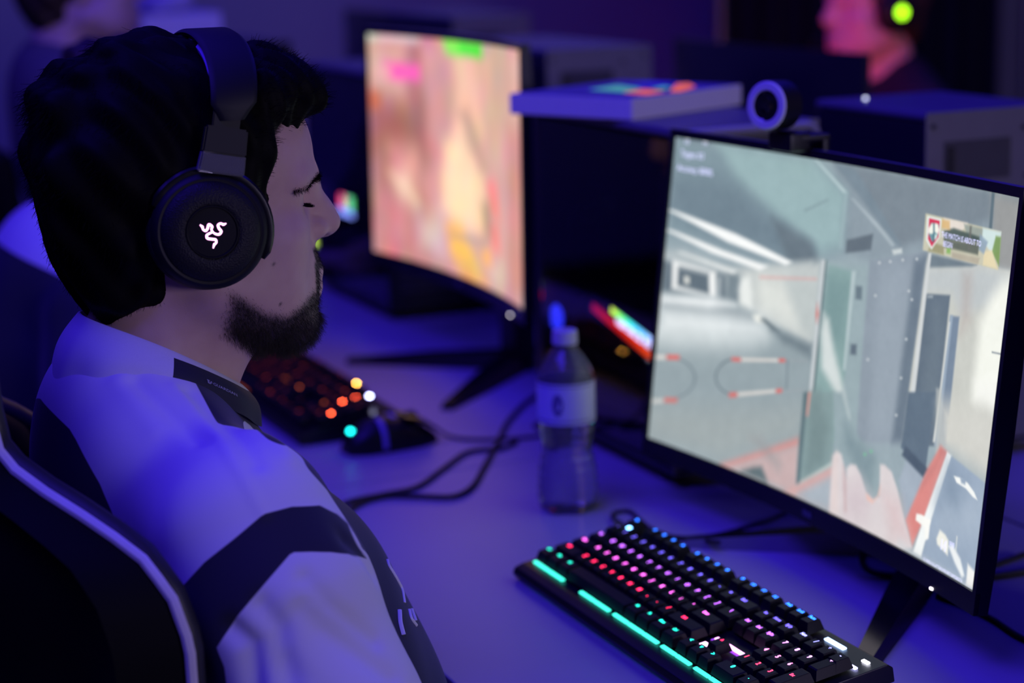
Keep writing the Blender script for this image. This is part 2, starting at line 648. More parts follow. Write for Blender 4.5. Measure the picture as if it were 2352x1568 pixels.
# ---------------------------------------------------------------- pictures shown by the two lit monitors
SCREEN = [
    ([(0.4573, -0.0117), (1.0068, -0.0068), (1.0232, 0.1129), (0.758, 0.1851), (0.5968, 0.2521), (0.5199, 0.2482)], (138, 152, 160), 0.01, 1),
    ([(0.4642, -0.0012), (1.005, 0.0009), (0.9922, 0.0305), (0.8726, 0.0905), (0.6777, 0.1932)], (122, 134, 142), 0.01, 1),
    ([(0.9176, -0.0004), (1.0081, 0.0028), (1.0084, 0.1908), (0.943, 0.1922)], (150, 152, 150), 0.015, 1),
    ([(0.9176, -0.0004), (0.926, -0.0009), (0.93, 0.0936), (0.9213, 0.0929)], (95, 112, 120), 0.003, 1),
    ([(-0.0157, -0.0078), (0.406, -0), (0.5081, 0.0832), (0.5165, 0.2432), (0.4308, 0.2997), (0.2298, 0.3134), (0.0023, 0.3166)], (126, 146, 154), 0.03, 1),
    ([(0.1242, 0.0015), (0.4031, 0.0005), (0.5068, 0.0823), (0.5124, 0.2326), (0.457, 0.2665), (0.3137, 0.1949), (0.1855, 0.0913)], (150, 176, 178), 0.02, 1),
    ([(-0.001, 0.1333), (0.133, 0.1012), (0.4273, 0.2649), (0.373, 0.3145), (0.1317, 0.2863), (0.0017, 0.2377)], (112, 130, 140), 0.03, 1),
    ([(0.3021, 0.1975), (0.4249, 0.2417), (0.4482, 0.2954), (0.4098, 0.3261), (0.3614, 0.3174)], (104, 118, 126), 0.015, 1),
    ([(0.4047, -0.0016), (0.4116, -0.0027), (0.5122, 0.0778), (0.5048, 0.085)], (176, 196, 198), 0.002, 1),
    ([(0.504, 0.0782), (0.5133, 0.0776), (0.5144, 0.2408), (0.5049, 0.2402)], (150, 172, 176), 0.002, 1),
    ([(0.5236, 0.0916), (0.5324, 0.0927), (0.6715, 0.1903), (0.6551, 0.1997)], (165, 178, 184), 0.003, 1),
    ([(0.4645, 0.0016), (0.5294, 0.0104), (0.6802, 0.1899), (0.6662, 0.1948)], (120, 136, 146), 0.006, 1),
    ([(0.5249, 0.2123), (0.5983, 0.177), (0.5971, 0.2237), (0.5249, 0.2504)], (98, 110, 118), 0.003, 1),
    ([(0.3923, 0.1538), (0.4581, 0.1077), (0.4608, 0.1112), (0.3952, 0.1591)], (130, 152, 156), 0.003, 1),
    ([(-0.011, 0.3728), (0.0538, 0.3568), (0.2121, 0.3807), (0.3736, 0.3204), (0.4308, 0.2997), (0.4561, 0.5433), (0.2728, 0.5146), (-0.0021, 0.5168)], (176, 186, 188), 0.012, 1),
    ([(0.1887, 0.3869), (0.4597, 0.2924), (0.4567, 0.5491), (0.2728, 0.5146), (0.1972, 0.4799)], (190, 196, 194), 0.015, 1),
    ([(0.189, 0.39), (0.2372, 0.393), (0.2283, 0.49), (0.1913, 0.4816)], (120, 134, 140), 0.01, 1),
    ([(0.2302, 0.3949), (0.2548, 0.3883), (0.2676, 0.4348), (0.2708, 0.4933), (0.2368, 0.4844), (0.2266, 0.4399)], (228, 232, 228), 0.012, 1),
    ([(0.2834, 0.3745), (0.3542, 0.3649), (0.3964, 0.429), (0.4222, 0.5059), (0.3681, 0.5043), (0.3009, 0.4937), (0.2769, 0.4322)], (214, 218, 212), 0.03, 1),
    ([(0.3542, 0.3649), (0.453, 0.3415), (0.4665, 0.528), (0.4222, 0.5059)], (186, 194, 192), 0.02, 1),
    ([(0.284, 0.3805), (0.4501, 0.3423), (0.4507, 0.3481), (0.2847, 0.3878)], (216, 160, 156), 0.004, 0.7),
    ([(-0.0024, 0.4038), (0.1842, 0.4039), (0.1913, 0.4816), (0.0003, 0.5095)], (104, 118, 126), 0.008, 1),
    ([(0.0241, 0.3971), (0.154, 0.4024), (0.1646, 0.486), (0.0291, 0.4915)], (236, 238, 236), 0.006, 1),
    ([(0.0418, 0.4136), (0.1341, 0.4153), (0.1415, 0.4778), (0.0447, 0.476)], (96, 110, 118), 0.006, 1),
    ([(0.0464, 0.4111), (0.1338, 0.4109), (0.1345, 0.4191), (0.0461, 0.421)], (150, 160, 164), 0.004, 1),
    ([(0.062, 0.4384), (0.0778, 0.4388), (0.0798, 0.4624), (0.0641, 0.4628)], (214, 216, 210), 0.004, 1),
    ([(0.1581, 0.4141), (0.1731, 0.4133), (0.1764, 0.4827), (0.1614, 0.4837)], (160, 170, 174), 0.006, 1),
    ([(0.0003, 0.5095), (0.1972, 0.4799), (0.2833, 0.4989), (0.4561, 0.5433), (0.4853, 0.8213), (-0.0004, 1.0156), (-0.0012, 0.7108)], (146, 160, 164), 0.012, 1),
    ([(0.009, 0.5403), (0.1625, 0.4963), (0.2778, 0.5037), (0.2974, 0.5197), (0.1555, 0.553), (0.0076, 0.5607)], (110, 124, 130), 0.012, 1),
    ([(0.0014, 0.5225), (0.1496, 0.4871), (0.2221, 0.4886), (0.1406, 0.5219), (0.003, 0.542)], (232, 236, 236), 0.012, 1),
    ([(0.005, 0.5648), (0.1656, 0.5307), (0.298, 0.5257), (0.3126, 0.5523), (0.173, 0.6121), (0.0058, 0.6482)], (240, 244, 244), 0.04, 1),
    ([(0.0061, 0.6146), (0.1746, 0.5633), (0.329, 0.5348), (0.2804, 0.5938), (0.0086, 0.6808)], (206, 214, 214), 0.05, 0.8),
    ([(0.2748, 0.5046), (0.2953, 0.4985), (0.312, 0.5152), (0.2857, 0.5232)], (232, 234, 226), 0.006, 1),
    ([(0.2994, 0.5097), (0.3111, 0.5062), (0.3588, 0.5317), (0.3407, 0.5312)], (70, 84, 90), 0.006, 1),
    ([(0.3287, 0.5318), (0.4558, 0.5404), (0.4568, 0.579), (0.3734, 0.5577)], (112, 126, 132), 0.012, 1),
    ([(-0.0041, 0.239), (0.0106, 0.2358), (0.2019, 0.2698), (0.373, 0.3145), (0.3564, 0.3278), (0.1807, 0.3001)], (244, 246, 244), 0.004, 1),
    ([(-0.0077, 0.3045), (0.013, 0.301), (0.1654, 0.3292), (0.3045, 0.3455), (0.2824, 0.3636), (0.137, 0.3459)], (240, 242, 240), 0.004, 1),
    ([(0.0367, 0.3676), (0.0454, 0.3641), (0.2183, 0.3823), (0.2045, 0.3954)], (222, 226, 224), 0.004, 1),
    ([(0.0296, 0.7129), (0.0498, 0.7081), (0.0694, 0.7072), (0.0872, 0.7101), (0.1025, 0.7167), (0.1144, 0.7266), (0.1224, 0.7394), (0.1261, 0.7545), (0.1252, 0.7712), (0.1199, 0.7886), (0.1103, 0.806), (0.097, 0.8225), (0.0806, 0.8373), (0.0619, 0.8496), (0.0419, 0.8587), (0.0414, 0.8522), (0.0601, 0.8437), (0.0775, 0.8324), (0.0929, 0.8188), (0.1053, 0.8037), (0.1143, 0.7877), (0.1193, 0.7718), (0.1201, 0.7566), (0.1167, 0.7428), (0.1093, 0.7312), (0.0982, 0.7222), (0.0839, 0.7163), (0.0673, 0.7138), (0.049, 0.7148), (0.0301, 0.7194)], (120, 134, 140), 0.002, 1),
    ([(0.2545, 0.769), (0.2392, 0.773), (0.2244, 0.7737), (0.2109, 0.7711), (0.1992, 0.7653), (0.19, 0.7565), (0.1838, 0.7453), (0.1809, 0.7322), (0.1813, 0.718), (0.1852, 0.7033), (0.1922, 0.6889), (0.2021, 0.6756), (0.2143, 0.664), (0.2282, 0.6548), (0.2431, 0.6483), (0.2437, 0.6544), (0.23, 0.6604), (0.2173, 0.6688), (0.2062, 0.6792), (0.1972, 0.6912), (0.1907, 0.7042), (0.1872, 0.7174), (0.1868, 0.7302), (0.1895, 0.7419), (0.1951, 0.7519), (0.2035, 0.7597), (0.2141, 0.7649), (0.2265, 0.7672), (0.24, 0.7665), (0.2539, 0.7628)], (112, 126, 132), 0.002, 1),
    ([(0.2257, 0.6572), (0.4488, 0.5889), (0.4494, 0.5947), (0.2263, 0.6634)], (150, 160, 164), 0.002, 1),
    ([(0.236, 0.7674), (0.4517, 0.6741), (0.4523, 0.6799), (0.2367, 0.7748)], (150, 160, 164), 0.002, 1),
    ([(0.3869, 0.6084), (0.3928, 0.6065), (0.3983, 0.6964), (0.3924, 0.6985)], (126, 140, 146), 0.002, 1),
    ([(0.0324, 0.71), (0.0698, 0.6983), (0.0711, 0.7125), (0.0335, 0.7236)], (222, 104, 96), 0.003, 1),
    ([(0.2254, 0.6541), (0.2521, 0.6472), (0.2531, 0.6576), (0.2264, 0.6646)], (222, 104, 96), 0.003, 1),
    ([(0.3638, 0.6125), (0.3831, 0.6066), (0.3829, 0.6159), (0.3647, 0.6214)], (222, 104, 96), 0.003, 1),
    ([(0.0382, 0.8507), (0.077, 0.838), (0.0754, 0.8552), (0.0365, 0.8674)], (222, 104, 96), 0.003, 1),
    ([(0.228, 0.7665), (0.2521, 0.7565), (0.2522, 0.7711), (0.2281, 0.7812)], (222, 104, 96), 0.003, 1),
    ([(0.3652, 0.7058), (0.3827, 0.6983), (0.3826, 0.7094), (0.3651, 0.7169)], (222, 104, 96), 0.003, 1),
    ([(-0.0003, 0.7207), (0.0294, 0.7109), (0.0306, 0.7252), (-0.0003, 0.7355)], (214, 210, 204), 0.003, 1),
    ([(0.2539, 0.6466), (0.362, 0.613), (0.3629, 0.622), (0.2548, 0.6564)], (214, 210, 204), 0.003, 1),
    ([(0.2533, 0.7561), (0.3629, 0.7072), (0.3639, 0.7168), (0.2544, 0.7684)], (214, 210, 204), 0.003, 1),
    ([(0.0027, 0.8682), (0.0343, 0.8555), (0.0342, 0.8696), (0.0028, 0.8838)], (214, 210, 204), 0.003, 1),
    ([(0.5968, 0.2521), (0.758, 0.1851), (0.7579, 0.3042), (0.7512, 0.7136), (0.6074, 0.7719)], (140, 152, 162), 0.006, 1),
    ([(0.6284, 0.2724), (0.7113, 0.2318), (0.7341, 0.7206), (0.6479, 0.7555)], (150, 162, 172), 0.02, 0.8),
    ([(0.7245, 0.2204), (0.7592, 0.1956), (0.7512, 0.7136), (0.7169, 0.7275)], (108, 122, 134), 0.012, 1),
    ([(0.462, 0.2859), (0.5929, 0.2701), (0.6132, 0.7695), (0.4678, 0.8284)], (150, 168, 172), 0.006, 1),
    ([(0.4808, 0.2959), (0.5576, 0.2964), (0.5613, 0.5734), (0.5494, 0.7953), (0.4766, 0.8248)], (136, 164, 162), 0.006, 1),
    ([(0.4777, 0.3231), (0.5457, 0.3226), (0.5475, 0.5021), (0.484, 0.5521)], (118, 146, 146), 0.02, 0.8),
    ([(0.5487, 0.2958), (0.5601, 0.2929), (0.5607, 0.5794), (0.5538, 0.5818)], (176, 192, 194), 0.003, 1),
    ([(0.5647, 0.3348), (0.5832, 0.3309), (0.5862, 0.369), (0.5676, 0.3714)], (104, 120, 128), 0.003, 1),
    ([(0.5682, 0.5012), (0.5856, 0.4968), (0.5872, 0.5269), (0.5697, 0.5309)], (98, 112, 122), 0.003, 1),
    ([(0.4591, 0.2867), (0.4695, 0.2841), (0.4737, 0.826), (0.4631, 0.8302)], (196, 202, 204), 0.002, 1),
    ([(0.4695, 0.2841), (0.4741, 0.2829), (0.4807, 0.8232), (0.4737, 0.826)], (90, 110, 112), 0.002, 1),
    ([(0.458, 0.4471), (0.459, 0.4111), (0.4661, 0.4447), (0.4634, 0.4753)], (206, 120, 112), 0.003, 1),
    ([(0.4629, 0.7697), (0.4639, 0.733), (0.4698, 0.7549), (0.4688, 0.7916)], (206, 110, 104), 0.003, 1),
    ([(0.4812, 0.4402), (0.4974, 0.4531), (0.521, 0.534), (0.554, 0.6168), (0.5854, 0.7105), (0.5685, 0.6936), (0.5263, 0.6384), (0.4918, 0.5971), (0.4779, 0.4946)], (206, 214, 212), 0.012, 1),
    ([(0.7589, 0.193), (1.0324, 0.1797), (1.0886, 0.5774), (0.7455, 0.7159)], (196, 198, 190), 0.004, 1),
    ([(0.7634, 0.2296), (0.897, 0.1909), (1.0022, 0.1874), (0.9977, 0.2586), (0.8683, 0.3263), (0.8394, 0.2817), (0.7629, 0.2974)], (188, 194, 194), 0.015, 1),
    ([(0.8665, 0.222), (0.8888, 0.2162), (0.8988, 0.3382), (0.8748, 0.3769), (0.87, 0.2943)], (176, 166, 160), 0.02, 0.6),
    ([(1.0029, 0.1922), (0.9746, 0.2145), (0.9515, 0.2562), (0.9267, 0.3299), (0.93, 0.5313), (1.0038, 0.5144), (1.042, 0.4954)], (238, 240, 230), 0.02, 1),
    ([(0.7589, 0.193), (0.8997, 0.1897), (0.8863, 0.1972), (0.7636, 0.2312)], (112, 126, 134), 0.004, 1),
    ([(0.7634, 0.3016), (0.8353, 0.286), (0.838, 0.6893), (0.7611, 0.7207)], (98, 112, 124), 0.003, 1),
    ([(0.7861, 0.3206), (0.8255, 0.3095), (0.8358, 0.6252), (0.7904, 0.6428)], (110, 124, 134), 0.02, 0.7),
    ([(0.7725, 0.3045), (0.7866, 0.3006), (0.7866, 0.3059), (0.772, 0.31)], (170, 180, 184), 0.003, 1),
    ([(0.8419, 0.3382), (0.8681, 0.3337), (0.8719, 0.6755), (0.8408, 0.6882)], (118, 134, 152), 0.003, 1),
    ([(0.8419, 0.3382), (0.8497, 0.3359), (0.8493, 0.6847), (0.8408, 0.6882)], (150, 166, 182), 0.003, 1),
    ([(0.7612, 0.1924), (0.769, 0.1905), (0.7668, 0.7184), (0.7525, 0.7242)], (204, 208, 208), 0.002, 1),
    ([(0.84, 0.3558), (0.844, 0.3546), (0.8395, 0.6779), (0.8338, 0.6802)], (206, 210, 208), 0.002, 1),
    ([(0.7254, 0.3258), (0.7311, 0.3242), (0.7317, 0.3295), (0.726, 0.3311)], (206, 212, 214), 0.002, 1),
    ([(0.7221, 0.4359), (0.7277, 0.4341), (0.7284, 0.4394), (0.7227, 0.4412)], (206, 212, 214), 0.002, 1),
    ([(0.7196, 0.5444), (0.7253, 0.5424), (0.7259, 0.5478), (0.7202, 0.5498)], (206, 212, 214), 0.002, 1),
    ([(0.7177, 0.6491), (0.7235, 0.6469), (0.7241, 0.6522), (0.7184, 0.6544)], (206, 212, 214), 0.002, 1),
    ([(0.7267, 0.2144), (0.7323, 0.213), (0.733, 0.2183), (0.7273, 0.2197)], (206, 212, 214), 0.002, 1),
    ([(0.6874, 0.2268), (0.6931, 0.2254), (0.6937, 0.2307), (0.6881, 0.2322)], (206, 212, 214), 0.002, 1),
    ([(0.6522, 0.24), (0.6579, 0.2386), (0.6585, 0.244), (0.6528, 0.2454)], (206, 212, 214), 0.002, 1),
    ([(0.6218, 0.2509), (0.6275, 0.2495), (0.6282, 0.255), (0.6225, 0.2564)], (206, 212, 214), 0.002, 1),
    ([(0.6206, 0.3439), (0.6263, 0.3423), (0.6269, 0.3478), (0.6212, 0.3494)], (206, 212, 214), 0.002, 1),
    ([(0.6188, 0.5268), (0.6245, 0.5249), (0.6251, 0.5304), (0.6194, 0.5323)], (206, 212, 214), 0.002, 1),
    ([(0.7142, 0.3053), (0.7198, 0.3037), (0.7205, 0.309), (0.7148, 0.3106)], (206, 212, 214), 0.002, 1),
    ([(0.6563, 0.2094), (0.6841, 0.1983), (0.6867, 0.2104), (0.6623, 0.2213)], (196, 204, 204), 0.003, 1),
    ([(0.9698, 0.3926), (1.0016, 0.3884), (1.002, 0.3908), (0.9701, 0.395)], (96, 108, 120), 0.002, 1),
    ([(-0.008, 0.8987), (0.4529, 0.7276), (0.4489, 0.825), (0.2298, 0.9995), (0.0007, 1.0029)], (156, 166, 166), 0.04, 1),
    ([(0.224, 0.9989), (0.4486, 0.8222), (0.4512, 0.8467), (0.2472, 1.0012)], (208, 142, 136), 0.01, 1),
    ([(0.2469, 0.9983), (0.4509, 0.844), (0.4549, 0.9642), (0.5577, 0.8637), (0.5662, 0.9924), (0.4299, 0.9981), (0.3038, 0.995)], (196, 172, 170), 0.012, 1),
    ([(0.3044, 0.8828), (0.3372, 0.8697), (0.3996, 0.9251), (0.3959, 0.944), (0.3526, 0.91)], (150, 150, 150), 0.02, 0.7),
    ([(0.2865, 0.9935), (0.3184, 0.9682), (0.3455, 0.9538), (0.3606, 0.9794), (0.3669, 0.997), (0.3154, 0.9959)], (96, 112, 114), 0.008, 1),
    ([(0.4462, 0.826), (0.4592, 0.6804), (0.5347, 0.6531), (0.5538, 0.8544), (0.4552, 0.9669)], (132, 154, 154), 0.006, 1),
    ([(0.4657, 0.6893), (0.4916, 0.6687), (0.53, 0.7648), (0.5247, 0.8722), (0.4787, 0.9198)], (116, 136, 136), 0.02, 0.8),
    ([(0.4522, 0.9654), (0.4647, 0.9486), (0.5508, 0.8529), (0.5532, 0.8645), (0.4555, 0.9696)], (176, 192, 188), 0.004, 1),
    ([(0.4457, 0.6853), (0.4592, 0.6804), (0.4625, 0.9552), (0.4522, 0.9654)], (96, 116, 120), 0.003, 1),
    ([(0.4603, 0.6801), (0.4678, 0.6773), (0.4665, 0.7505), (0.4611, 0.7526)], (206, 150, 140), 0.003, 1),
    ([(0.4187, 1.0002), (0.5553, 0.8675), (0.5552, 0.8924), (0.4629, 0.9862), (0.4471, 0.999)], (204, 164, 160), 0.008, 1),
    ([(0.4629, 0.9862), (0.5579, 0.8912), (0.5635, 0.9937), (0.4987, 1.0011)], (166, 176, 184), 0.012, 1),
    ([(0.75, 0.8233), (0.7711, 0.7212), (0.8259, 0.7595), (0.8316, 0.8485), (0.7839, 0.9169)], (160, 172, 184), 0.006, 1),
    ([(0.7479, 0.576), (0.8269, 0.5475), (0.8219, 0.7714), (0.7446, 0.7321)], (96, 112, 126), 0.003, 1),
    ([(0.7573, 0.7218), (0.8312, 0.7573), (0.8178, 0.7834), (0.7496, 0.7508)], (78, 92, 106), 0.004, 1),
    ([(0.8431, 0.5716), (1.0144, 0.5225), (1.014, 0.7169), (0.8894, 0.6926), (0.8582, 0.6856)], (204, 204, 196), 0.03, 1),
    ([(0.8257, 0.5379), (0.8404, 0.5327), (0.8639, 0.6832), (0.8468, 0.7053)], (186, 190, 186), 0.004, 0.6),
    ([(0.9328, 0.4804), (1.0025, 0.4561), (1.0053, 0.5353), (0.9389, 0.5265)], (240, 241, 234), 0.02, 1),
    ([(0.857, 0.681), (0.8815, 0.6909), (0.8283, 0.9113), (0.8084, 0.9775), (0.7813, 0.9182), (0.8259, 0.7595)], (214, 136, 128), 0.005, 1),
    ([(0.8523, 0.7482), (0.8576, 0.6858), (0.8725, 0.6896), (0.8312, 0.7573), (0.8161, 0.8147)], (180, 120, 116), 0.01, 0.5),
    ([(0.8779, 0.6884), (0.8918, 0.694), (0.8521, 0.8998), (0.8386, 0.9932), (0.813, 0.9917), (0.8352, 0.8773)], (236, 240, 238), 0.003, 1),
    ([(0.8908, 0.6945), (0.9993, 0.7224), (1.003, 0.9995), (0.8371, 0.9991), (0.8516, 0.9001)], (150, 166, 184), 0.003, 1),
    ([(0.8714, 0.8101), (0.9996, 0.7521), (1.0015, 0.8668), (0.8718, 0.9005)], (168, 182, 196), 0.04, 0.8),
    ([(0.8814, 0.7158), (0.9359, 0.7515), (0.9288, 0.8235), (0.8685, 0.8315)], (128, 146, 164), 0.03, 0.7),
    ([(0.9042, 0.7417), (0.9231, 0.7384), (0.9457, 0.7422), (0.9671, 0.7571), (0.9785, 0.7722), (0.965, 0.7706), (0.9424, 0.7584), (0.9142, 0.7551)], (240, 242, 238), 0.002, 1),
    ([(0.9231, 0.7384), (0.9393, 0.7353), (0.939, 0.7501), (0.9274, 0.7503)], (150, 166, 184), 0.003, 1),
    ([(0.532, 0.6541), (0.5588, 0.6444), (0.5863, 0.7156), (0.6308, 0.7627), (0.6664, 0.7801), (0.6937, 0.7978), (0.7004, 0.8875), (0.6732, 0.9105), (0.6416, 0.8818), (0.6059, 0.8405), (0.5563, 0.8258)], (148, 166, 170), 0.006, 1),
    ([(0.5767, 0.7301), (0.632, 0.7729), (0.673, 0.788), (0.6711, 0.8687), (0.6404, 0.8715), (0.6098, 0.8253), (0.5777, 0.7896)], (122, 142, 148), 0.02, 0.8),
    ([(0.6397, 0.7912), (0.6461, 0.7886), (0.6468, 0.7947), (0.6404, 0.7974)], (120, 190, 150), 0.003, 1),
    ([(0.6569, 0.7755), (0.6634, 0.7729), (0.6641, 0.779), (0.6576, 0.7816)], (120, 190, 150), 0.003, 1),
    ([(0.5576, 1.0075), (0.5515, 0.8333), (0.561, 0.8173), (0.5755, 0.8206), (0.5901, 0.8608), (0.5973, 0.885), (0.5949, 0.8533), (0.6055, 0.8369), (0.6209, 0.8336), (0.6387, 0.8561), (0.6585, 0.8958), (0.6813, 0.9079), (0.6988, 0.8883), (0.6903, 0.8019), (0.7032, 0.7975), (0.7258, 0.8078), (0.7471, 0.8455), (0.7786, 0.9195), (0.809, 0.9824), (0.7776, 1.0033), (0.6357, 1.0035)], (214, 206, 206), 0.004, 1),
    ([(0.597, 0.9124), (0.6377, 0.8727), (0.6764, 0.9144), (0.6609, 0.9753), (0.6118, 0.9931)], (204, 190, 194), 0.03, 0.8),
    ([(0.551, 0.8445), (0.5617, 0.8236), (0.5824, 0.9849), (0.5613, 1.0002)], (220, 204, 200), 0.012, 0.8),
    ([(0.6588, 0.8983), (0.6813, 0.9079), (0.699, 0.8855), (0.6979, 0.8569), (0.6924, 0.8965), (0.6803, 0.918), (0.664, 0.9147)], (228, 188, 176), 0.004, 1),
    ([(0.5846, 0.8522), (0.5952, 0.8859), (0.6073, 0.9733), (0.6019, 0.9758)], (190, 160, 160), 0.008, 0.8),
    ([(0.7121, 0.8822), (0.7572, 0.8826), (0.7959, 0.9682), (0.7455, 0.972)], (212, 188, 188), 0.03, 0.8),
    ([(0.8105, 0.8864), (0.8246, 0.8823), (0.854, 0.8837), (0.8526, 0.8996), (0.8527, 0.9351), (0.8437, 0.9446), (0.8384, 0.9115), (0.8105, 0.9043)], (242, 242, 236), 0.002, 1),
    ([(0.8825, 0.8963), (0.9, 0.9018), (0.9103, 0.9118), (0.9133, 0.9512), (0.8794, 0.9371), (0.8759, 0.9237)], (232, 232, 222), 0.003, 1),
    ([(0.9122, 0.9258), (0.9245, 0.9172), (0.9502, 0.9414), (0.9673, 0.9769), (0.9606, 0.9854), (0.9356, 0.9587)], (232, 236, 236), 0.004, 1),
    ([(0.9727, 0.9422), (1.0037, 0.9554), (1.0027, 0.9972), (0.9746, 0.9976)], (236, 236, 232), 0.004, 1),
    ([(0.9319, 0.8887), (0.9347, 0.8888), (0.9361, 0.9287), (0.9334, 0.9291)], (214, 218, 214), 0.0015, 1),
    ([(0.7693, 0.9813), (0.8389, 0.9956), (1.0024, 0.9949), (1.0032, 1.0008), (0.8376, 1.0029), (0.7657, 0.9987)], (206, 208, 210), 0.012, 0.8),
    ([(0.7408, 0.0903), (0.9564, 0.0919), (0.9607, 0.1878), (0.744, 0.189)], (196, 194, 172), 0.0015, 1),
    ([(0.7927, 0.0917), (0.8612, 0.0904), (0.8425, 0.1231), (0.8021, 0.1215)], (226, 216, 206), 0.003, 0.9),
    ([(0.8504, 0.0953), (0.9075, 0.0959), (0.9062, 0.1295), (0.866, 0.1283)], (150, 160, 152), 0.003, 0.9),
    ([(0.9044, 0.094), (0.9565, 0.0929), (0.9575, 0.138), (0.9378, 0.1528), (0.9055, 0.1245)], (204, 224, 224), 0.003, 0.9),
    ([(0.943, 0.106), (0.9576, 0.1052), (0.961, 0.1776), (0.9371, 0.1479)], (120, 150, 84), 0.003, 0.9),
    ([(0.915, 0.1531), (0.9365, 0.1429), (0.9581, 0.1859), (0.9164, 0.1861)], (226, 212, 172), 0.003, 0.9),
    ([(0.7997, 0.1486), (0.9013, 0.1358), (0.8993, 0.1645), (0.8019, 0.1667)], (92, 100, 90), 0.003, 0.9),
    ([(0.7667, 0.1615), (0.8016, 0.1641), (0.8045, 0.1873), (0.7583, 0.1877)], (150, 146, 110), 0.003, 0.9),
    ([(0.8259, 0.1742), (0.9058, 0.1707), (0.9024, 0.188), (0.8277, 0.1886)], (176, 168, 150), 0.003, 0.9),
    ([(0.7968, 0.1253), (0.8238, 0.1115), (0.899, 0.1183), (0.8999, 0.1335), (0.7997, 0.1486)], (70, 86, 80), 0.003, 0.9),
    ([(0.8106, 0.1673), (0.822, 0.1657), (0.8221, 0.1804), (0.8106, 0.1806)], (128, 176, 90), 0.003, 0.9),
    ([(0.7874, 0.0955), (0.8104, 0.0959), (0.8133, 0.1191), (0.7892, 0.1191)], (214, 178, 120), 0.003, 0.9),
    ([(0.8677, 0.0968), (0.8733, 0.0956), (0.8755, 0.1573), (0.8699, 0.1586)], (110, 112, 104), 0.003, 0.9),
    ([(0.8981, 0.1108), (0.9228, 0.1257), (0.9156, 0.1581), (0.9005, 0.1514)], (140, 160, 178), 0.003, 0.9),
    ([(0.7461, 0.0962), (0.7864, 0.0963), (0.7875, 0.1434), (0.768, 0.1816), (0.7503, 0.1599)], (226, 240, 234), 0.0015, 1),
    ([(0.7512, 0.1005), (0.7829, 0.1012), (0.7841, 0.1436), (0.7677, 0.1747), (0.7545, 0.1563)], (206, 52, 80), 0.0015, 1),
    ([(0.7584, 0.1124), (0.7814, 0.1122), (0.7814, 0.14), (0.7667, 0.1615), (0.7552, 0.1426)], (110, 150, 158), 0.002, 1),
    ([(0.7533, 0.1269), (0.7599, 0.1147), (0.764, 0.1112), (0.7683, 0.137), (0.7619, 0.1411), (0.7537, 0.1403)], (236, 238, 226), 0.002, 1),
    ([(0.7685, 0.1102), (0.7778, 0.1109), (0.7836, 0.1256), (0.7811, 0.1379), (0.7712, 0.1326)], (240, 240, 228), 0.002, 1),
    ([(0.7731, 0.1386), (0.7802, 0.1402), (0.7781, 0.1509), (0.7728, 0.1548)], (206, 228, 220), 0.002, 1),
    ([(0.7651, 0.1109), (0.7686, 0.1107), (0.7734, 0.16), (0.77, 0.1607)], (70, 110, 124), 0.0015, 1),
    ([(0.0064, -0.0061), (0.1015, -0.0011), (0.1005, 0.0143), (0.0065, 0.0094)], (120, 136, 146), 0.004, 0.7),
]


def blur(I, r):
    k = np.exp(-0.5 * (np.arange(-3 * r, 3 * r + 1) / max(r, 1e-6)) ** 2)
    k /= k.sum()
    for ax in (0, 1):
        pad = [(0, 0)] * 3
        pad[ax] = (3 * r, 3 * r)
        J = np.pad(I, pad, mode='edge')
        I = sum(k[i] * np.take(J, range(i, i + I.shape[ax]), ax) for i in range(len(k)))
    return I


def paint(items, nu, nv, base, aspect=16 / 9):
    U, V = np.meshgrid(np.linspace(0, 1, nu), np.linspace(0, 1, nv))
    I = np.zeros((nv, nu, 3)) + np.asarray(base, float)
    for pts, col, soft, al in items:
        p = np.array(pts)
        i0, i1 = [int(np.clip(v, 0, nu)) for v in ((p[:, 0].min() - 2 * soft) * (nu - 1), (p[:, 0].max() + 2 * soft) * (nu - 1) + 2)]
        j0, j1 = [int(np.clip(v, 0, nv)) for v in ((p[:, 1].min() - 3 * soft) * (nv - 1), (p[:, 1].max() + 3 * soft) * (nv - 1) + 2)]
        if i1 <= i0 or j1 <= j0:
            continue
        d = poly_sd(U[j0:j1, i0:i1], V[j0:j1, i0:i1] / aspect, p / (1, aspect))
        a = np.clip(0.5 - d / (2 * soft), 0, 1)
        a = (a * a * (3 - 2 * a) * al)[..., None]
        I[j0:j1, i0:i1] = I[j0:j1, i0:i1] * (1 - a) + a * np.asarray(col, float)
    return I


def game_picture():
    nu, nv = 720, 405
    I = paint(SCREEN, nu, nv, (150, 166, 172))
    g = np.random.default_rng(3)
    I += blur(g.normal(0, 1, (nv, nu, 1)), 6) * 22 + blur(g.normal(0, 1, (nv, nu, 1)), 2) * 5
    return I.clip(0, 255), nu, nv


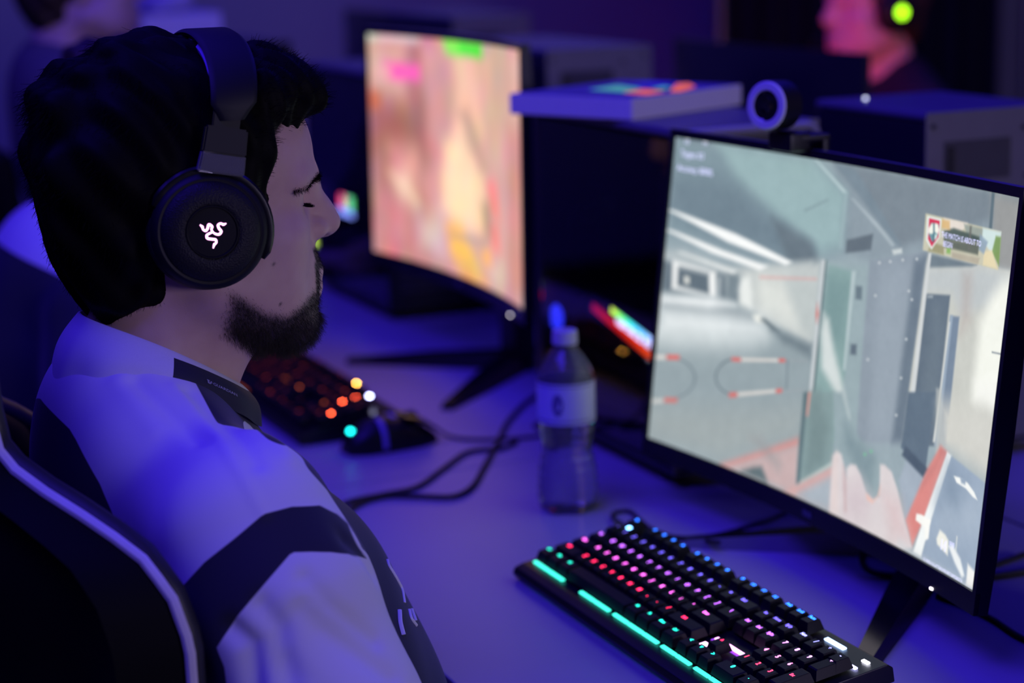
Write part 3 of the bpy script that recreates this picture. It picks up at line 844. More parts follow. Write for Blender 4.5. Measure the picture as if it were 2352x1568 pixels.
def warm_picture():
    """out-of-focus warm game view: pink rock walls, a cream figure, orange ground"""
    it = [([(0, 0), (.38, 0), (.38, 1), (0, 1)], (176, 118, 118), .05, 1), ([(.3, 0), (.47, 0), (.46, 1), (.3, .9)], (206, 146, 150), .04, 1),
          ([(0, .02), (.2, .02), (.2, .3), (0, .3)], (214, 166, 156), .06, 1), ([(0, .3), (.3, .28), (.32, .52), (0, .55)], (158, 106, 92), .06, .9),
          ([(0, .0), (.28, 0), (.28, .025), (0, .03)], (206, 212, 204), .015, .8),
          ([(.46, .0), (1, 0), (1, 1), (.46, 1)], (208, 164, 152), .05, 1), ([(.5, .02), (.64, .0), (.68, .35), (.5, .4)], (236, 186, 160), .05, .9),
          ([(.76, 0), (.93, 0), (.9, .3), (.76, .3)], (202, 164, 146), .05, .9), ([(.86, .3), (1, .3), (1, .95), (.86, 1)], (198, 136, 130), .04, .9),
          ([(.42, .45), (.52, .36), (.6, .5), (.62, .72), (.5, .8), (.38, .74)], (252, 214, 176), .05, 1),
          ([(.52, .5), (.68, .5), (.7, .8), (.5, .8)], (250, 208, 170), .05, .9),
          ([(.1, .5), (.25, .48), (.28, .66), (.12, .62)], (226, 158, 148), .05, .8), ([(.1, .62), (.2, .6), (.26, .74), (.16, .78)], (244, 214, 180), .04, .9),
          ([(.0, .72), (.2, .74), (.22, .97), (.0, .97)], (204, 136, 138), .06, .9), ([(.24, .78), (.4, .76), (.42, .96), (.24, .94)], (212, 190, 180), .05, .8),
          ([(.42, .8), (.52, .78), (.6, .9), (.62, .98), (.52, .98), (.44, .9)], (252, 192, 92), .03, 1), ([(.46, .92), (.6, .9), (.7, .98), (.52, 1)], (222, 178, 110), .03, .9),
          ([(.7, .56), (.76, .54), (.8, .7), (.73, .68)], (240, 140, 128), .02, .9), ([(.72, .72), (.78, .72), (.8, .84), (.73, .82)], (238, 138, 122), .02, .9),
          ([(.52, .3), (.58, .28), (.7, .5), (.66, .52)], (176, 150, 134), .03, .8), ([(.66, .66), (.72, .64), (.73, .78), (.68, .8)], (160, 140, 116), .03, .8),
          ([(.44, .82), (.7, .8), (.7, .83), (.44, .85)], (176, 152, 144), .02, .7), ([(.7, .9), (.8, .88), (.8, .97), (.72, .96)], (214, 190, 172), .03, .8),
          ([(.66, .86), (.72, .84), (.72, .9), (.67, .9)], (250, 184, 96), .02, .9), ([(.3, .42), (.36, .4), (.38, .5), (.3, .5)], (214, 130, 130), .03, .6),
          ([(.08, .12), (.28, .12), (.28, .19), (.1, .2)], (250, 92, 180), .02, 1), ([(.02, .14), (.12, .13), (.12, .2), (.03, .2)], (238, 168, 170), .02, .8),
          ([(.43, .0), (.68, .0), (.68, .055), (.45, .05)], (52, 232, 44), .018, 1), ([(.44, .0), (.52, .0), (.52, .05), (.44, .05)], (150, 224, 110), .02, .8),
          ([(.0, .26), (.06, .26), (.06, .33), (.0, .34)], (196, 110, 74), .02, .9)]
    nu, nv = 220, 124
    I = paint(it, nu, nv, (196, 146, 140))
    g = np.random.default_rng(11)
    I += blur(g.normal(0, 1, (nv, nu, 3)), 5) * (70, 60, 60)
    return (I * 1.04).clip(0, 255), nu, nv


# ---------------------------------------------------------------- curved gaming monitors
m_screen = attr_emit('lit_display_panel', 1.08)
m_bezel = mat('monitor_bezel', (0.010, 0.010, 0.013), rough=0.26)
m_overlay = mat('overlay_text_light', (0.9, 0.9, 0.9), emit=(0.88, 0.9, 0.88), strength=1.0, noise=0)
m_leg_lit = mat('leg_side_lit_tone', (0.30, 0.30, 0.34), rough=0.35, metal=0.3)  # lit copy of the black leg: light on its sides put into the colour
m_mark = mat('bezel_mark', (0.10, 0.10, 0.14), rough=0.35, noise=0)


def curved(W, H, Rc, tilt, M0):
    """(u 0..1 left-right, v 0..1 top-down, depth behind the glass) -> point; W measured along the arc"""
    ez = Vector((0, math.sin(tilt), math.cos(tilt)))
    ey = Vector((0, math.cos(tilt), -math.sin(tilt)))

    def f(u, v, d=0.0):
        th = (u - 0.5) * W / Rc
        return Vector(M0) + Vector((1, 0, 0)) * ((Rc + d) * math.sin(th)) + ey * ((Rc + d) * math.cos(th) - Rc) + ez * ((0.5 - v) * H)
    return f


def monitor(M0, tilt, W, H, Rc, pic, label, foot_y, feet):
    t = thing('monitor', label, 'monitor', (M0[0], M0[1] + foot_y, 0.73))
    f = curved(W, H, Rc, tilt, M0)
    sx, top, chin = 0.007 / W, 0.009 / H, 0.020 / H
    # housing: front bezel ring + back shell lofted along the curve
    bm = BM()
    n = 24
    us = [-sx + (1 + 2 * sx) * i / n for i in range(n + 1)]
    prof = [(-top, -0.0015), (-top, 0.012), (0.10, 0.030), (0.42, 0.050), (0.58, 0.050), (0.92, 0.032), (1 + chin, 0.014), (1 + chin, -0.0015), (1 + 0.001, -0.0015), (1 + 0.001, 0.003), (-0.001, 0.003), (-0.001, -0.0015)]
    rings = []
    for u in us:
        e = 1 - abs(2 * u - 1) ** 6
        rings.append([bm.verts.new(f(u, v, d if d < 0.013 else 0.012 + (d - 0.012) * (0.25 + 0.75 * e))) for v, d in prof])
    for a, b in zip(rings, rings[1:]):
        for k in range(len(prof)):
            fc = bm.faces.new((a[k], a[(k + 1) % len(prof)], b[(k + 1) % len(prof)], b[k]))
            fc.material_index = 1 if k in (0, 1) else 0  # top faces get the tone with overhead light painted in
    bm.faces.new(rings[0]); bm.faces.new(list(reversed(rings[-1])))
    for u0, u1 in ((-sx, -0.001), (1.001, 1 + sx)):   # side bezels
        q = [f(u0, -top, -0.0016), f(u1, -top, -0.0016), f(u1, 1 + chin, -0.0016), f(u0, 1 + chin, -0.0016)]
        q2 = [f(u0, -top, 0.003), f(u1, -top, 0.003), f(u1, 1 + chin, 0.003), f(u0, 1 + chin, 0.003)]
        a = [bm.verts.new(p) for p in q]
        b = [bm.verts.new(p) for p in q2]
        bm.faces.new(a)
        for k in range(4):
            bm.faces.new((a[k], a[(k + 1) % 4], b[(k + 1) % 4], b[k]))
    obj('housing', bm, [m_bezel, m_top_lit], t, sharp=40)
    I, nu, nv = pic
    V = np.array([f(i / (nu - 1), j / (nv - 1), 0.0006) for j in range(nv) for i in range(nu)])
    idx = np.arange(nu * nv).reshape(nv, nu)
    Q = np.stack([idx[:-1, :-1], idx[1:, :-1], idx[1:, 1:], idx[:-1, 1:]], -1).reshape(-1, 4)
    scr = pymesh('screen', V, Q, m_screen, t, attrs={'picture': s2l(I.reshape(-1, 3) / 255)})
    bm = BM()
    box(bm, f(0.5, 1 + chin * 0.55, -0.0020), (0.016, 0.0006, 0.006), None)
    obj('bezel_mark', bm, m_mark, t)
    bm = BM()
    p = f(0.885, 1 + chin * 0.93, -0.002)
    box(bm, p, (0.004, 0.0012, 0.002), None, 0.0004)
    obj('power_light', bm, m_power, t)
    # stand: column behind, hinge and a V of two legs
    bx, by = M0[0], M0[1] + foot_y
    bm = BM()
    box2(bm, (bx - 0.03, by - 0.018, 0.745), (bx + 0.03, by + 0.018, M0[2] + 0.03), 0.006)
    box2(bm, (bx - 0.04, M0[1] + 0.047, M0[2] - 0.035), (bx + 0.04, by, M0[2] + 0.035), 0.006)
    obj('stand_column', bm, m_black, t)
    for fi, (fx, fy) in enumerate(feet):
        bm = BM()
        a, b = Vector((bx, by, 0.742)), Vector((fx, fy, 0.7365))
        d = (b - a); d.z = 0; d.normalize()
        s = Vector((-d.y, d.x, 0))
        vs = []
        for q, w_, z0, z1 in ((a - d * 0.03, 0.026, 0.73, 0.757), (a.lerp(b, 0.5), 0.019, 0.73, 0.750), (b, 0.009, 0.73, 0.739)):
            vs.append([bm.verts.new((q.x + s.x * e * k, q.y + s.y * e * k, z)) for e, k, z in ((w_, -1, z0), (w_, 1, z0), (w_ * 0.7, 1, z1), (w_ * 0.7, -1, z1))])
        for A, B in zip(vs, vs[1:]):
            for k in range(4):
                fc = bm.faces.new((A[k], A[(k + 1) % 4], B[(k + 1) % 4], B[k]))
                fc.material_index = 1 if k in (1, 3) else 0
        bm.faces.new(vs[0]); bm.faces.new(list(reversed(vs[-1])))
        obj('stand_leg', bm, [m_black_gloss, m_leg_lit if Rc > 1.6 and fi == 0 else m_black], t, sharp=20)
    return t, f, scr


MON, fM, scrM = monitor((0, 0, 0.969), R(6.546), 0.5976, 0.3362, 1.8, game_picture(), 'bright curved monitor at right showing a grey shooting-game corridor', 0.135, ((-0.135, -0.085), (0.275, -0.150)))
bm = BM()


def scr_txt(s, u, v, size, stretch=1.0, rot=0.0):
    c, sn = math.cos(rot), math.sin(rot)
    put_text(bm, s, size, lambda x, y: fM(u + (x * c - y * sn) / 0.5976, v - (x * sn + y * c) / 0.3362, 0.0002), 0, stretch)


scr_txt('THE MATCH IS ABOUT TO', 0.849, 0.142, 0.0050, 0.80)
scr_txt('BEGIN', 0.8135, 0.165, 0.0050, 0.80)
scr_txt('14', 0.898, 0.945, 0.0100, 0.8)
scr_txt('999', 0.922, 0.925, 0.0052, 0.8)
scr_txt('C1N8024-DLATT0ROMB1B0T1S8952805TA', 0.905, 0.9975, 0.0028, 0.95)
scr_txt('10', 0.034, 0.017, 0.0060, 1.0)
scr_txt('99', 0.088, 0.013, 0.0060, 1.0)
scr_txt('Targets: 0/3', 0.054, 0.058, 0.0070, 0.84)
scr_txt('Accuracy: 0000%', 0.066, 0.105, 0.0070, 0.90)
o = obj('overlay_text', bm, m_overlay, scrM, recalc=False)
tag(o, 'white game text THE MATCH IS ABOUT TO BEGIN')

MON2, fM2, _ = monitor((-1.013, 0.028, 1.0435), R(0.6), 0.577, 0.3375, 1.5, warm_picture(), 'curved monitor at centre left glowing pink and orange, out of focus', 0.088, ((-1.165, -0.098), (-0.815, -0.080)))


# webcam clipped on the front monitor
t = thing('webcam', 'round webcam with pale ring clipped on top of the bright monitor', 'webcam', (-0.078, 0.0, 1.142))
Mw = frame((-0.078, -0.022, 1.1895), (0.93, 0.36, 0), (0, 0.05, 1))      # local z looks out of the lens
bm = BM(); lathe(bm, [(0, -0.030), (0.021, -0.030), (0.0245, -0.026), (0.0250, -0.004), (0.0240, 0.0), (0.0, 0.0)], 40, Mw)
obj('body', bm, m_black, t)
bm = BM(); lathe(bm, [(0.0152, -0.001), (0.0152, 0.0012), (0.0162, 0.0020), (0.0225, 0.0020), (0.0240, 0.0006), (0.0240, -0.001)], 48, Mw)
obj('light_ring', bm, m_ring, t)
bm = BM(); lathe(bm, [(0.0152, 0.0012), (0.0120, -0.0006), (0.0085, -0.0006), (0.0080, 0.0012), (0.0045, 0.0022), (0, 0.0026)], 40, Mw)
obj('lens', bm, m_lens, t)
bm = BM()
box(bm, (-0.078, 0.004, 1.153), (0.040, 0.026, 0.020), Matrix.Rotation(R(4), 3, 'Z'), 0.004)
box2(bm, (-0.098, 0.0305, 1.122), (-0.058, 0.040, 1.160), 0.003)
box2(bm, (-0.098, 0.006, 1.153), (-0.058, 0.040, 1.160), 0.002)
obj('clip', bm, m_black, t)
# ---------------------------------------------------------------- keyboards
m_kb = mat('keyboard_body', (0.006, 0.006, 0.007), rough=0.35)
m_key = mat('keycap', (0.005, 0.005, 0.006), rough=0.5, spec=0.3)
LIT = {}


def lit(col, strength):
    k = (tuple(col), strength)
    if k not in LIT:
        LIT[k] = mat('backlit_%d' % len(LIT), (0.02, 0.02, 0.02), emit=rgb(*col), strength=strength, noise=0, rough=0.5)
    return LIT[k]


U = 0.01905
ROWS = {5: [('Esc', 0, 1)] + [('F%d' % (i + 1), 2 + i + (i // 4) * 0.5, 1) for i in range(12)] + [('PrtSc', 15.25, 1), ('ScrLk', 16.25, 1), ('Pause', 17.25, 1)],
        4: [(c, i, 1) for i, c in enumerate('`1234567890-=')] + [('Back', 13, 2), ('Ins', 15.25, 1), ('Home', 16.25, 1), ('PgUp', 17.25, 1), ('Num', 18.5, 1), ('/', 19.5, 1), ('*', 20.5, 1), ('-', 21.5, 1)],
        3: [('Tab', 0, 1.5)] + [(c, 1.5 + i, 1) for i, c in enumerate('QWERTYUIOP[]')] + [('\\', 13.5, 1.5), ('Del', 15.25, 1), ('End', 16.25, 1), ('PgDn', 17.25, 1), ('7', 18.5, 1), ('8', 19.5, 1), ('9', 20.5, 1), ('+', 21.5, -2)],
        2: [('Caps', 0, 1.75)] + [(c, 1.75 + i, 1) for i, c in enumerate("ASDFGHJKL;'")] + [('Enter', 12.75, 2.25), ('4', 18.5, 1), ('5', 19.5, 1), ('6', 20.5, 1)],
        1: [('Shift', 0, 2.25)] + [(c, 2.25 + i, 1) for i, c in enumerate('ZXCVBNM,./')] + [('Shift', 12.25, 2.75), ('^', 16.25, 1), ('1', 18.5, 1), ('2', 19.5, 1), ('3', 20.5, 1), ('Ent', 21.5, -2)],
        0: [('Ctrl', 0, 1.25), ('Win', 1.25, 1.25), ('Alt', 2.5, 1.25), ('', 3.75, 6.25), ('Alt', 10, 1.25), ('Fn', 11.25, 1.25), ('Menu', 12.5, 1.25), ('Ctrl', 13.75, 1.25), ('<', 15.25, 1), ('v', 16.25, 1), ('>', 17.25, 1), ('0', 18.5, 2), ('.', 20.5, 1)]}
ROWCOL = {5: (40, 110, 255), 4: (112, 96, 255), 3: (190, 100, 255), 2: (236, 96, 226), 1: (255, 40, 92), 0: (30, 224, 196)}
PADCOL = {5: (70, 130, 255), 4: (150, 150, 255), 3: (226, 150, 250), 2: (250, 130, 210), 1: (255, 60, 100), 0: (40, 230, 200)}


def keyboard(loc, rz, tilt, label, colour, bars, glow, lip=-0.022):
    """local x runs along the rows from the left edge of the key block, y up the rows, z off the plate"""
    t = thing('keyboard', label, 'keyboard', loc, rz)
    L = Matrix.Translation((-11.25 * U, -2.6 * U, 0.0)) @ Matrix.Rotation(tilt, 4, 'X') @ Matrix.Translation((0, 0, 0.011))

    def fin(nm, bm, mats, parent=t, **k):
        bmesh.ops.transform(bm, matrix=wm(t) @ L, verts=bm.verts)
        return obj(nm, bm, mats, parent, **k)
    bm = BM()
    W = 22.5 * U
    prism(bm, [(lip, -0.004), (lip - 0.0015, 0.001), (lip + 0.002, 0.006), (lip * 0.5, 0.0075), (0.122, 0.0075), (0.127, 0.003), (0.127, -0.010), (0.0, -0.010)], W + 0.016,
          Matrix(((0, 0, 1, -0.008), (1, 0, 0, -0.0095 + 0.0), (0, 1, 0, 0), (0, 0, 0, 1))), 0, 0.0012)
    fin('body', bm, m_kb)
    for x in (0.03, W - 0.03):
        bm = BM()
        p0 = Vector((x, 0.105, -0.009))
        dz = (0.105 + 2.6 * U * 0) * math.sin(tilt)
        box(bm, p0 + Vector((0, 0.004, -dz * 0.5 + 0.002)), (0.022, 0.005, max(dz, 0.004)), None, 0.001)
        fin('foot', bm, m_kb)
    for r in range(6):
        yc = r * U + (0.25 * U if r == 5 else 0)
        for ch, x0, wd in ROWS[r]:
            tall = wd < 0
            w_ = (1 if tall else wd) * U - 0.0014
            h_ = (2 if tall else 1) * U - 0.0014
            cx = x0 * U + (w_ + 0.0014) / 2
            cy = yc + (U / 2 if tall else 0)
            cy = cy + 0.0
            bm = BM()
            zt = 0.0190 + (0.0012 if r in (5, 4) else 0) + (0.0004 if r == 0 else 0)
            q0 = [(-w_ / 2, -h_ / 2), (w_ / 2, -h_ / 2), (w_ / 2, h_ / 2), (-w_ / 2, h_ / 2)]
            ins, sh = 0.0026, 0.0010
            q1 = [(x * (1 - 2 * ins / w_), y * (1 - 2 * ins / h_) + sh) for x, y in q0]
            a = [bm.verts.new((cx + x, cy + y, 0.0105)) for x, y in q0]
            b = [bm.verts.new((cx + x * 1.02, cy + y * 1.02 + sh * -0.05, zt - 0.0008)) for x, y in q1]
            c = [bm.verts.new((cx + x * 0.93, cy + y * 0.93, zt)) for x, y in q1]
            for A, B in ((a, b), (b, c)):
                for k in range(4):
                    bm.faces.new((A[k], A[(k + 1) % 4], B[(k + 1) % 4], B[k]))
            bm.faces.new(c); bm.faces.new(list(reversed(a)))
            bmesh.ops.recalc_face_normals(bm, faces=bm.faces)
            col, st = colour(r, x0, ch)
            if ch and st > 0:
                n = len(ch)
                sz = 0.0046 if n == 1 else 0.0034
                px = cx if n == 1 or wd < 1.2 else cx - w_ * 0.12
                put_text(bm, ch, sz, lambda x, y: (px + x, cy + sh + 0.0012 + y - sz * 0.5 + 0.0018, zt + 0.00012), 1, 1.0 if n == 1 else 0.85, 0.02)
            fin('key', bm, [m_key, lit(col, max(st, 0.01))], recalc=False, sharp=25)
    for x0, x1, y, z, h, col, st in bars:
        bm = BM()
        box2(bm, (x0, y - h / 2, z), (x1, y + h / 2, z + 0.0012))
        fin('backlight_bar', bm, lit(col, st))
    for x0, x1, y0, y1, z, col, st in glow:
        bm = BM()
        box2(bm, (x0, y0, z), (x1, y1, z + 0.0006))
        fin('backlight_plate', bm, lit(col, st))
    if glow:
        bm = BM()
        box2(bm, (0.2 * U, -0.0225, -0.0066), (22.2 * U, -0.0175, -0.0046))
        fin('underglow_strip', bm, lit((20, 120, 210), 22.0))
    return t


def rainbow(r, x, ch):
    if x > 18.4:
        return PADCOL[r], 5.5
    return ROWCOL[r], {5: 8.0, 4: 4.5, 3: 5.5, 2: 6.5, 1: 6.0, 0: 5.0}[r]


tq = (60, 236, 206)
bars = []
for x0, x1 in ((0.10, 3.7), (5.6, 8.9), (9.3, 13.9), (14.2, 17.0), (17.3, 21.5)):
    n = max(1, int((x1 - x0) / 1.25))
    for i in range(n):
        a, b = x0 + (x1 - x0) * i / n, x0 + (x1 - x0) * (i + 1) / n
        bars.append(((a + 0.06) * U, (b - 0.06) * U, -0.0115, 0.0084, 0.0036, tq, 2.4))
bars += [(15.3 * U, 18.1 * U, 1.70 * U, 0.0078, 0.004, (255, 170, 250), 4.5), (15.3 * U, 15.36 * U + 0.006, 0.80 * U, 0.0079, 0.012, (255, 190, 250), 5),
         (21.9 * U, 22.35 * U, 5.3 * U, 0.0079, 0.003, (240, 240, 255), 7), (18.9 * U, 20.4 * U, 5.35 * U, 0.0079, 0.004, (170, 200, 255), 5),
         (22.0 * U, 22.4 * U, 4.62 * U, 0.0079, 0.003, (190, 190, 255), 6), (0.90 * U, 1.12 * U, 4.66 * U, 0.0185, 0.004, (120, 190, 255), 9)]
glows = [(0.1 * U, 14.9 * U, 4.56 * U, 4.72 * U, 0.0078, (90, 60, 255), 2.2), (15.2 * U, 18.3 * U, 1.45 * U, 1.60 * U, 0.0077, (150, 60, 230), 1.6), (15.2 * U, 18.3 * U, 0.56 * U, 0.68 * U, 0.0077, (190, 60, 200), 0.9)]
keyboard((0.0985, -0.2050, 0.73), 0.0, R(8.5), 'black keyboard with rainbow backlit keys in front of the bright monitor', rainbow, bars, glows)


def ember(r, x, ch):
    k = (ch, round(x, 2))
    if k in (('Ent', 21.5), ('8', 19.5), ('/', 19.5)):
        return (255, 84, 48), 70.0
    if k == ('ScrLk', 16.25):
        return (255, 176, 70), 80.0
    if ch in ('Enter', 'L', ';') or k == ('4', 18.5):
        return (255, 110, 30), 3.0
    return (255, 84, 26), (0.22 if (r + int(x)) % 3 else 0.8)


ob = [(0.3 * U, 9.0 * U, -0.0085, 0.0079, 0.003, (190, 80, 24), 0.6), (20.45 * U, 20.75 * U, 5.0 * U, 0.0195, 0.004, (200, 204, 255), 24)]
keyboard((-0.948, -0.2455, 0.73), 0.0, R(8.0), 'black keyboard with orange lights beside the mouse, under the pink-lit monitor', ember, ob, [], -0.011)


# ---------------------------------------------------------------- mouse, cables
def cable(label, pts, r=0.0024, z=0.7326, smooth=8, name='cable'):
    bm = BM()
    tube(bm, [(p[0], p[1], p[2] if len(p) > 2 else z) for p in pts], r, 8, smooth=smooth)
    o = obj(name, bm, m_cable)
    return tag(o, label, 'cable')


t = thing('mouse', 'black gaming mouse with violet stripe beside the orange keyboard', 'mouse', (-0.672, -0.215, 0.73), R(7))
m_violet = mat('violet_stripe', (0.34, 0.26, 0.62), rough=0.35)
bm = BM()
NU, NV = 26, 14
rings = []
for i in range(NU + 1):
    s = i / NU
    y = -0.062 + 0.124 * s
    wd = 0.034 * (math.sin(math.pi * min(0.96, max(0.04, s * 0.93 + 0.035))) ** 0.42) * (1 - 0.10 * math.sin(math.pi * s) ** 2)
    ht = 0.004 + 0.038 * (math.sin(math.pi * (0.06 + 0.90 * s ** 0.82)) ** 0.8)
    ring = []
    for k in range(NV + 1):
        a = math.pi * k / NV
        ring.append(bm.verts.new((wd * math.cos(a) * (1 if abs(math.cos(a)) < 0.9 else 0.96), y, ht * (math.sin(a) ** 0.7 if k not in (0, NV) else 0))))
    rings.append(ring)
for i, (a, b) in enumerate(zip(rings, rings[1:])):
    for k in range(NV):
        f = bm.faces.new((a[k], a[k + 1], b[k + 1], b[k]))
for rr in (rings[0], list(reversed(rings[-1]))):
    bm.faces.new(rr)
for a, b in zip(rings, rings[1:]):
    bm.faces.new((a[0], b[0], b[-1], a[-1]))
obj('shell', bm, m_black, t, world=False, sharp=50)


def mouse_arc(s, k0, k1, off):
    out = []
    for j in range(12):
        k = k0 + (k1 - k0) * j / 11
        y = -0.062 + 0.124 * s
        wd = 0.034 * (math.sin(math.pi * min(0.96, max(0.04, s * 0.93 + 0.035))) ** 0.42) * (1 - 0.10 * math.sin(math.pi * s) ** 2)
        ht = 0.004 + 0.038 * (math.sin(math.pi * (0.06 + 0.90 * s ** 0.82)) ** 0.8)
        a = math.pi * k
        out.append(((wd + off) * math.cos(a), y, (ht + off) * math.sin(a) ** 0.7 + 0.0005))
    return out


bm = BM(); tube(bm, mouse_arc(0.34, 0.02, 0.42, 0.0004), 0.0038, 8, flat=0.3); obj('stripe', bm, m_violet, t, world=False)
bm = BM(); tube(bm, mouse_arc(0.52, 0.38, 0.62, 0.0004), 0.0036, 8, flat=0.3); obj('stripe', bm, m_violet, t, world=False)
bm = BM(); lathe(bm, [(0, -0.0045), (0.008, -0.0045), (0.0095, -0.003), (0.0095, 0.003), (0.008, 0.0045), (0, 0.0045)], 24, Matrix.Translation((0, 0.031, 0.033)) @ Matrix.Rotation(R(90), 4, 'Y')); obj('wheel', bm, m_black_matte, t, world=False)
bm = BM(); box(bm, (-0.004, -0.052, 0.027), (0.010, 0.004, 0.006), Matrix.Rotation(R(-40), 3, 'X'), 0.0015); obj('light', bm, lit((20, 214, 214), 9), t, world=False)
for s in (-1, 1):
    bm = BM(); tube(bm, [(s * 0.0125, 0.012, 0.0405), (s * 0.014, 0.035, 0.034), (s * 0.014, 0.054, 0.021)], 0.0105, 8, smooth=4, flat=0.25); obj('button', bm, m_black_gloss, t, world=False)
cable('thin black cable running from the front of the black mouse to the bottle', [(-0.680, -0.150, 0.745), (-0.668, -0.135, 0.734), (-0.643, -0.112), (-0.625, -0.075), (-0.619, -0.034), (-0.640, -0.015), (-0.675, -0.012), (-0.712, 0.06), (-0.74, 0.20)], 0.0021)
cable('black cable curving from the white jersey up towards the mouse cable', [(-0.30, -0.44), (-0.40, -0.40), (-0.45, -0.35), (-0.462, -0.302), (-0.472, -0.256), (-0.533, -0.197), (-0.588, -0.142), (-0.585, -0.100), (-0.604, -0.070)], 0.0030, 0.7332)
cable('thick black cable bending from the white jersey to the leg of the pink-lit monitor', [(-0.27, -0.43), (-0.36, -0.395), (-0.430, -0.348), (-0.452, -0.305), (-0.434, -0.269), (-0.414, -0.235), (-0.440, -0.200), (-0.509, -0.156), (-0.603, -0.098), (-0.715, -0.030), (-0.82, 0.06), (-0.866, 0.17)], 0.0032, 0.7335)
cable('black cable with a small loop behind the rainbow keyboard', [(-0.095, -0.068, 0.742), (-0.14, -0.076, 0.735), (-0.189, -0.108), (-0.232, -0.117, 0.736), (-0.268, -0.103), (-0.268, -0.084), (-0.236, -0.088), (-0.193, -0.093), (-0.158, -0.082), (-0.146, -0.045), (-0.165, 0.03), (-0.20, 0.12), (-0.18, 0.24)], 0.0023)
cable('black cable hanging in a bend under the bright monitor', [(0.028, 0.052, 0.830), (0.018, 0.040, 0.790), (0.020, 0.030, 0.752), (0.040, 0.026, 0.736), (0.07, 0.060, 0.7335), (0.10, 0.11, 0.7335), (0.11, 0.22, 0.7335)], 0.0036)
cable('black cable trailing over the desk to the right of the bright monitor', [(0.06, 0.20, 0.7335), (0.09, 0.10, 0.7335), (0.12, 0.050), (0.158, 0.052), (0.20, 0.052), (0.26, 0.045), (0.34, 0.06), (0.44, 0.12)], 0.0026)

# ---------------------------------------------------------------- water bottle
m_pet = mat('clear_bottle_plastic', (0.93, 0.93, 0.97), rough=0.04, trans=0.90, ior=1.30, noise=0)
m_water = mat('water', (0.97, 0.98, 1.0), rough=0.0, trans=1.0, ior=1.33)
m_label = mat('bottle_label', (0.62, 0.62, 0.86), rough=0.4, noise=0.05)
m_cap = mat('bottle_cap', (0.62, 0.60, 0.70), rough=0.4, noise=0.03)
t = thing('water_bottle', 'clear plastic water bottle with a pale cap and label on the desk', 'bottle', (-0.321, -0.133, 0.73))


def bprof(z):
    pts = [(0, .0255), (.004, .0305), (.016, .0325), (.045, .0318), (.060, .0290), (.068, .0280), (.078, .0290), (.090, .0312), (.100, .0316), (.140, .0318), (.148, .0316), (.154, .0306), (.163, .0262), (.174, .0195), (.182, .0135), (.186, .0118), (.193, .0116)]
    return float(np.interp(z, [p[0] for p in pts], [p[1] for p in pts]))


def petal(a, r, z):
    if z < 0.062:
        return r * (1 + 0.07 * math.cos(6 * a) * (1 - z / 0.062) ** 0.7)
    if 0.062 <= z < 0.098:
        return r * (1 - 0.035 * (0.5 + 0.5 * math.cos(12 * a)))
    return r


M0 = Matrix.Translation((-0.321, -0.133, 0.73))
zs = [0.0, .002, .004, .008, .014, .022, .032, .042, .052, .060, .066, .072, .078, .084, .090, .096, .100, .104, .108, .112, .140, .146, .150, .156, .162, .168, .174, .179, .183, .186, .190, .193]
zs = sorted(set(zs + [round(0.012 + 0.0028 * i, 4) for i in range(31)]))
outer = [(bprof(z) + (0.0007 * math.sin(z * 2 * math.pi / 0.0112) if .012 < z < .098 else 0), z) for z in zs]
inner = [(r - 0.0006, z + (0.0006 if i == 0 else 0)) for i, (r, z) in enumerate(outer)]
bm = BM()
lathe(bm, [(0, 0.006), (0.012, 0.004), (0.020, 0.0005)] + outer + list(reversed(inner)) + [(0.012, 0.0047), (0, 0.0067)], 48, M0, fn=petal)
obj('bottle_body', bm, m_pet, t, sharp=60)
bm = BM()
wl = [z for z in zs if z <= 0.118] + [0.120]
lathe(bm, [(0, 0.0072), (0.018, 0.0030)] + [(bprof(z) - 0.0018, max(z, 0.0022)) for z in wl] + [(0, 0.120)], 48, M0, fn=petal)
obj('water', bm, m_water, t, sharp=60)
bm = BM()
lathe(bm, [(0.03225, 0.102), (0.03245, 0.1025), (0.03255, 0.124), (0.03245, 0.1475), (0.03220, 0.148)], 48, M0)
obj('label', bm, m_label, t)
bm = BM()
def on_label(a, z):
    return M0 @ Vector((0.0328 * math.cos(a), 0.0328 * math.sin(a), z))


bm.faces.new([bm.verts.new(on_label(R(-42) + 0.20 * math.cos(q), 0.125 + 0.0125 * math.sin(q))) for q in [2 * math.pi * i / 20 for i in range(20)]])
for z0 in (0.106, 0.1445):
    for i in range(24):
        a, b = R(-110 + 6 * i), R(-104 + 6 * i)
        bm.faces.new([bm.verts.new(on_label(q, z)) for q, z in ((a, z0), (b, z0), (b, z0 + 0.0012), (a, z0 + 0.0012))])
obj('label_print', bm, mat('label_print', (0.16, 0.13, 0.34), rough=0.5), bpy.data.objects['label'])
bm = BM()
lathe(bm, [(0, 0.2035), (0.0120, 0.2035), (0.0134, 0.2022), (0.0138, 0.1885), (0.0130, 0.1880), (0.0128, 0.2010), (0, 0.2015)], 60, M0, fn=lambda a, r, z: r + (0.0003 * math.cos(30 * a) if r > 0.0129 else 0))
obj('cap', bm, m_cap, t)


# ---------------------------------------------------------------- computer towers
m_glass = mat('smoked_glass', (0.62, 0.62, 0.66), rough=0.03, trans=1.0, ior=1.45)
m_rear_dark = mat('case_rear_black', (0.012, 0.012, 0.014), rough=0.5, metal=0.2)
m_tray = mat('tray_black', (0.012, 0.012, 0.014), rough=0.6)
m_rgb = attr_emit('rainbow_light', 3.0)
m_pcb = mat('circuit_board', (0.010, 0.012, 0.012), rough=0.5)
m_fan = mat('fan_black', (0.01, 0.01, 0.012), rough=0.4)
m_frame = mat('frame_pale_steel', (0.36, 0.35, 0.37), rough=0.45, metal=0.2)


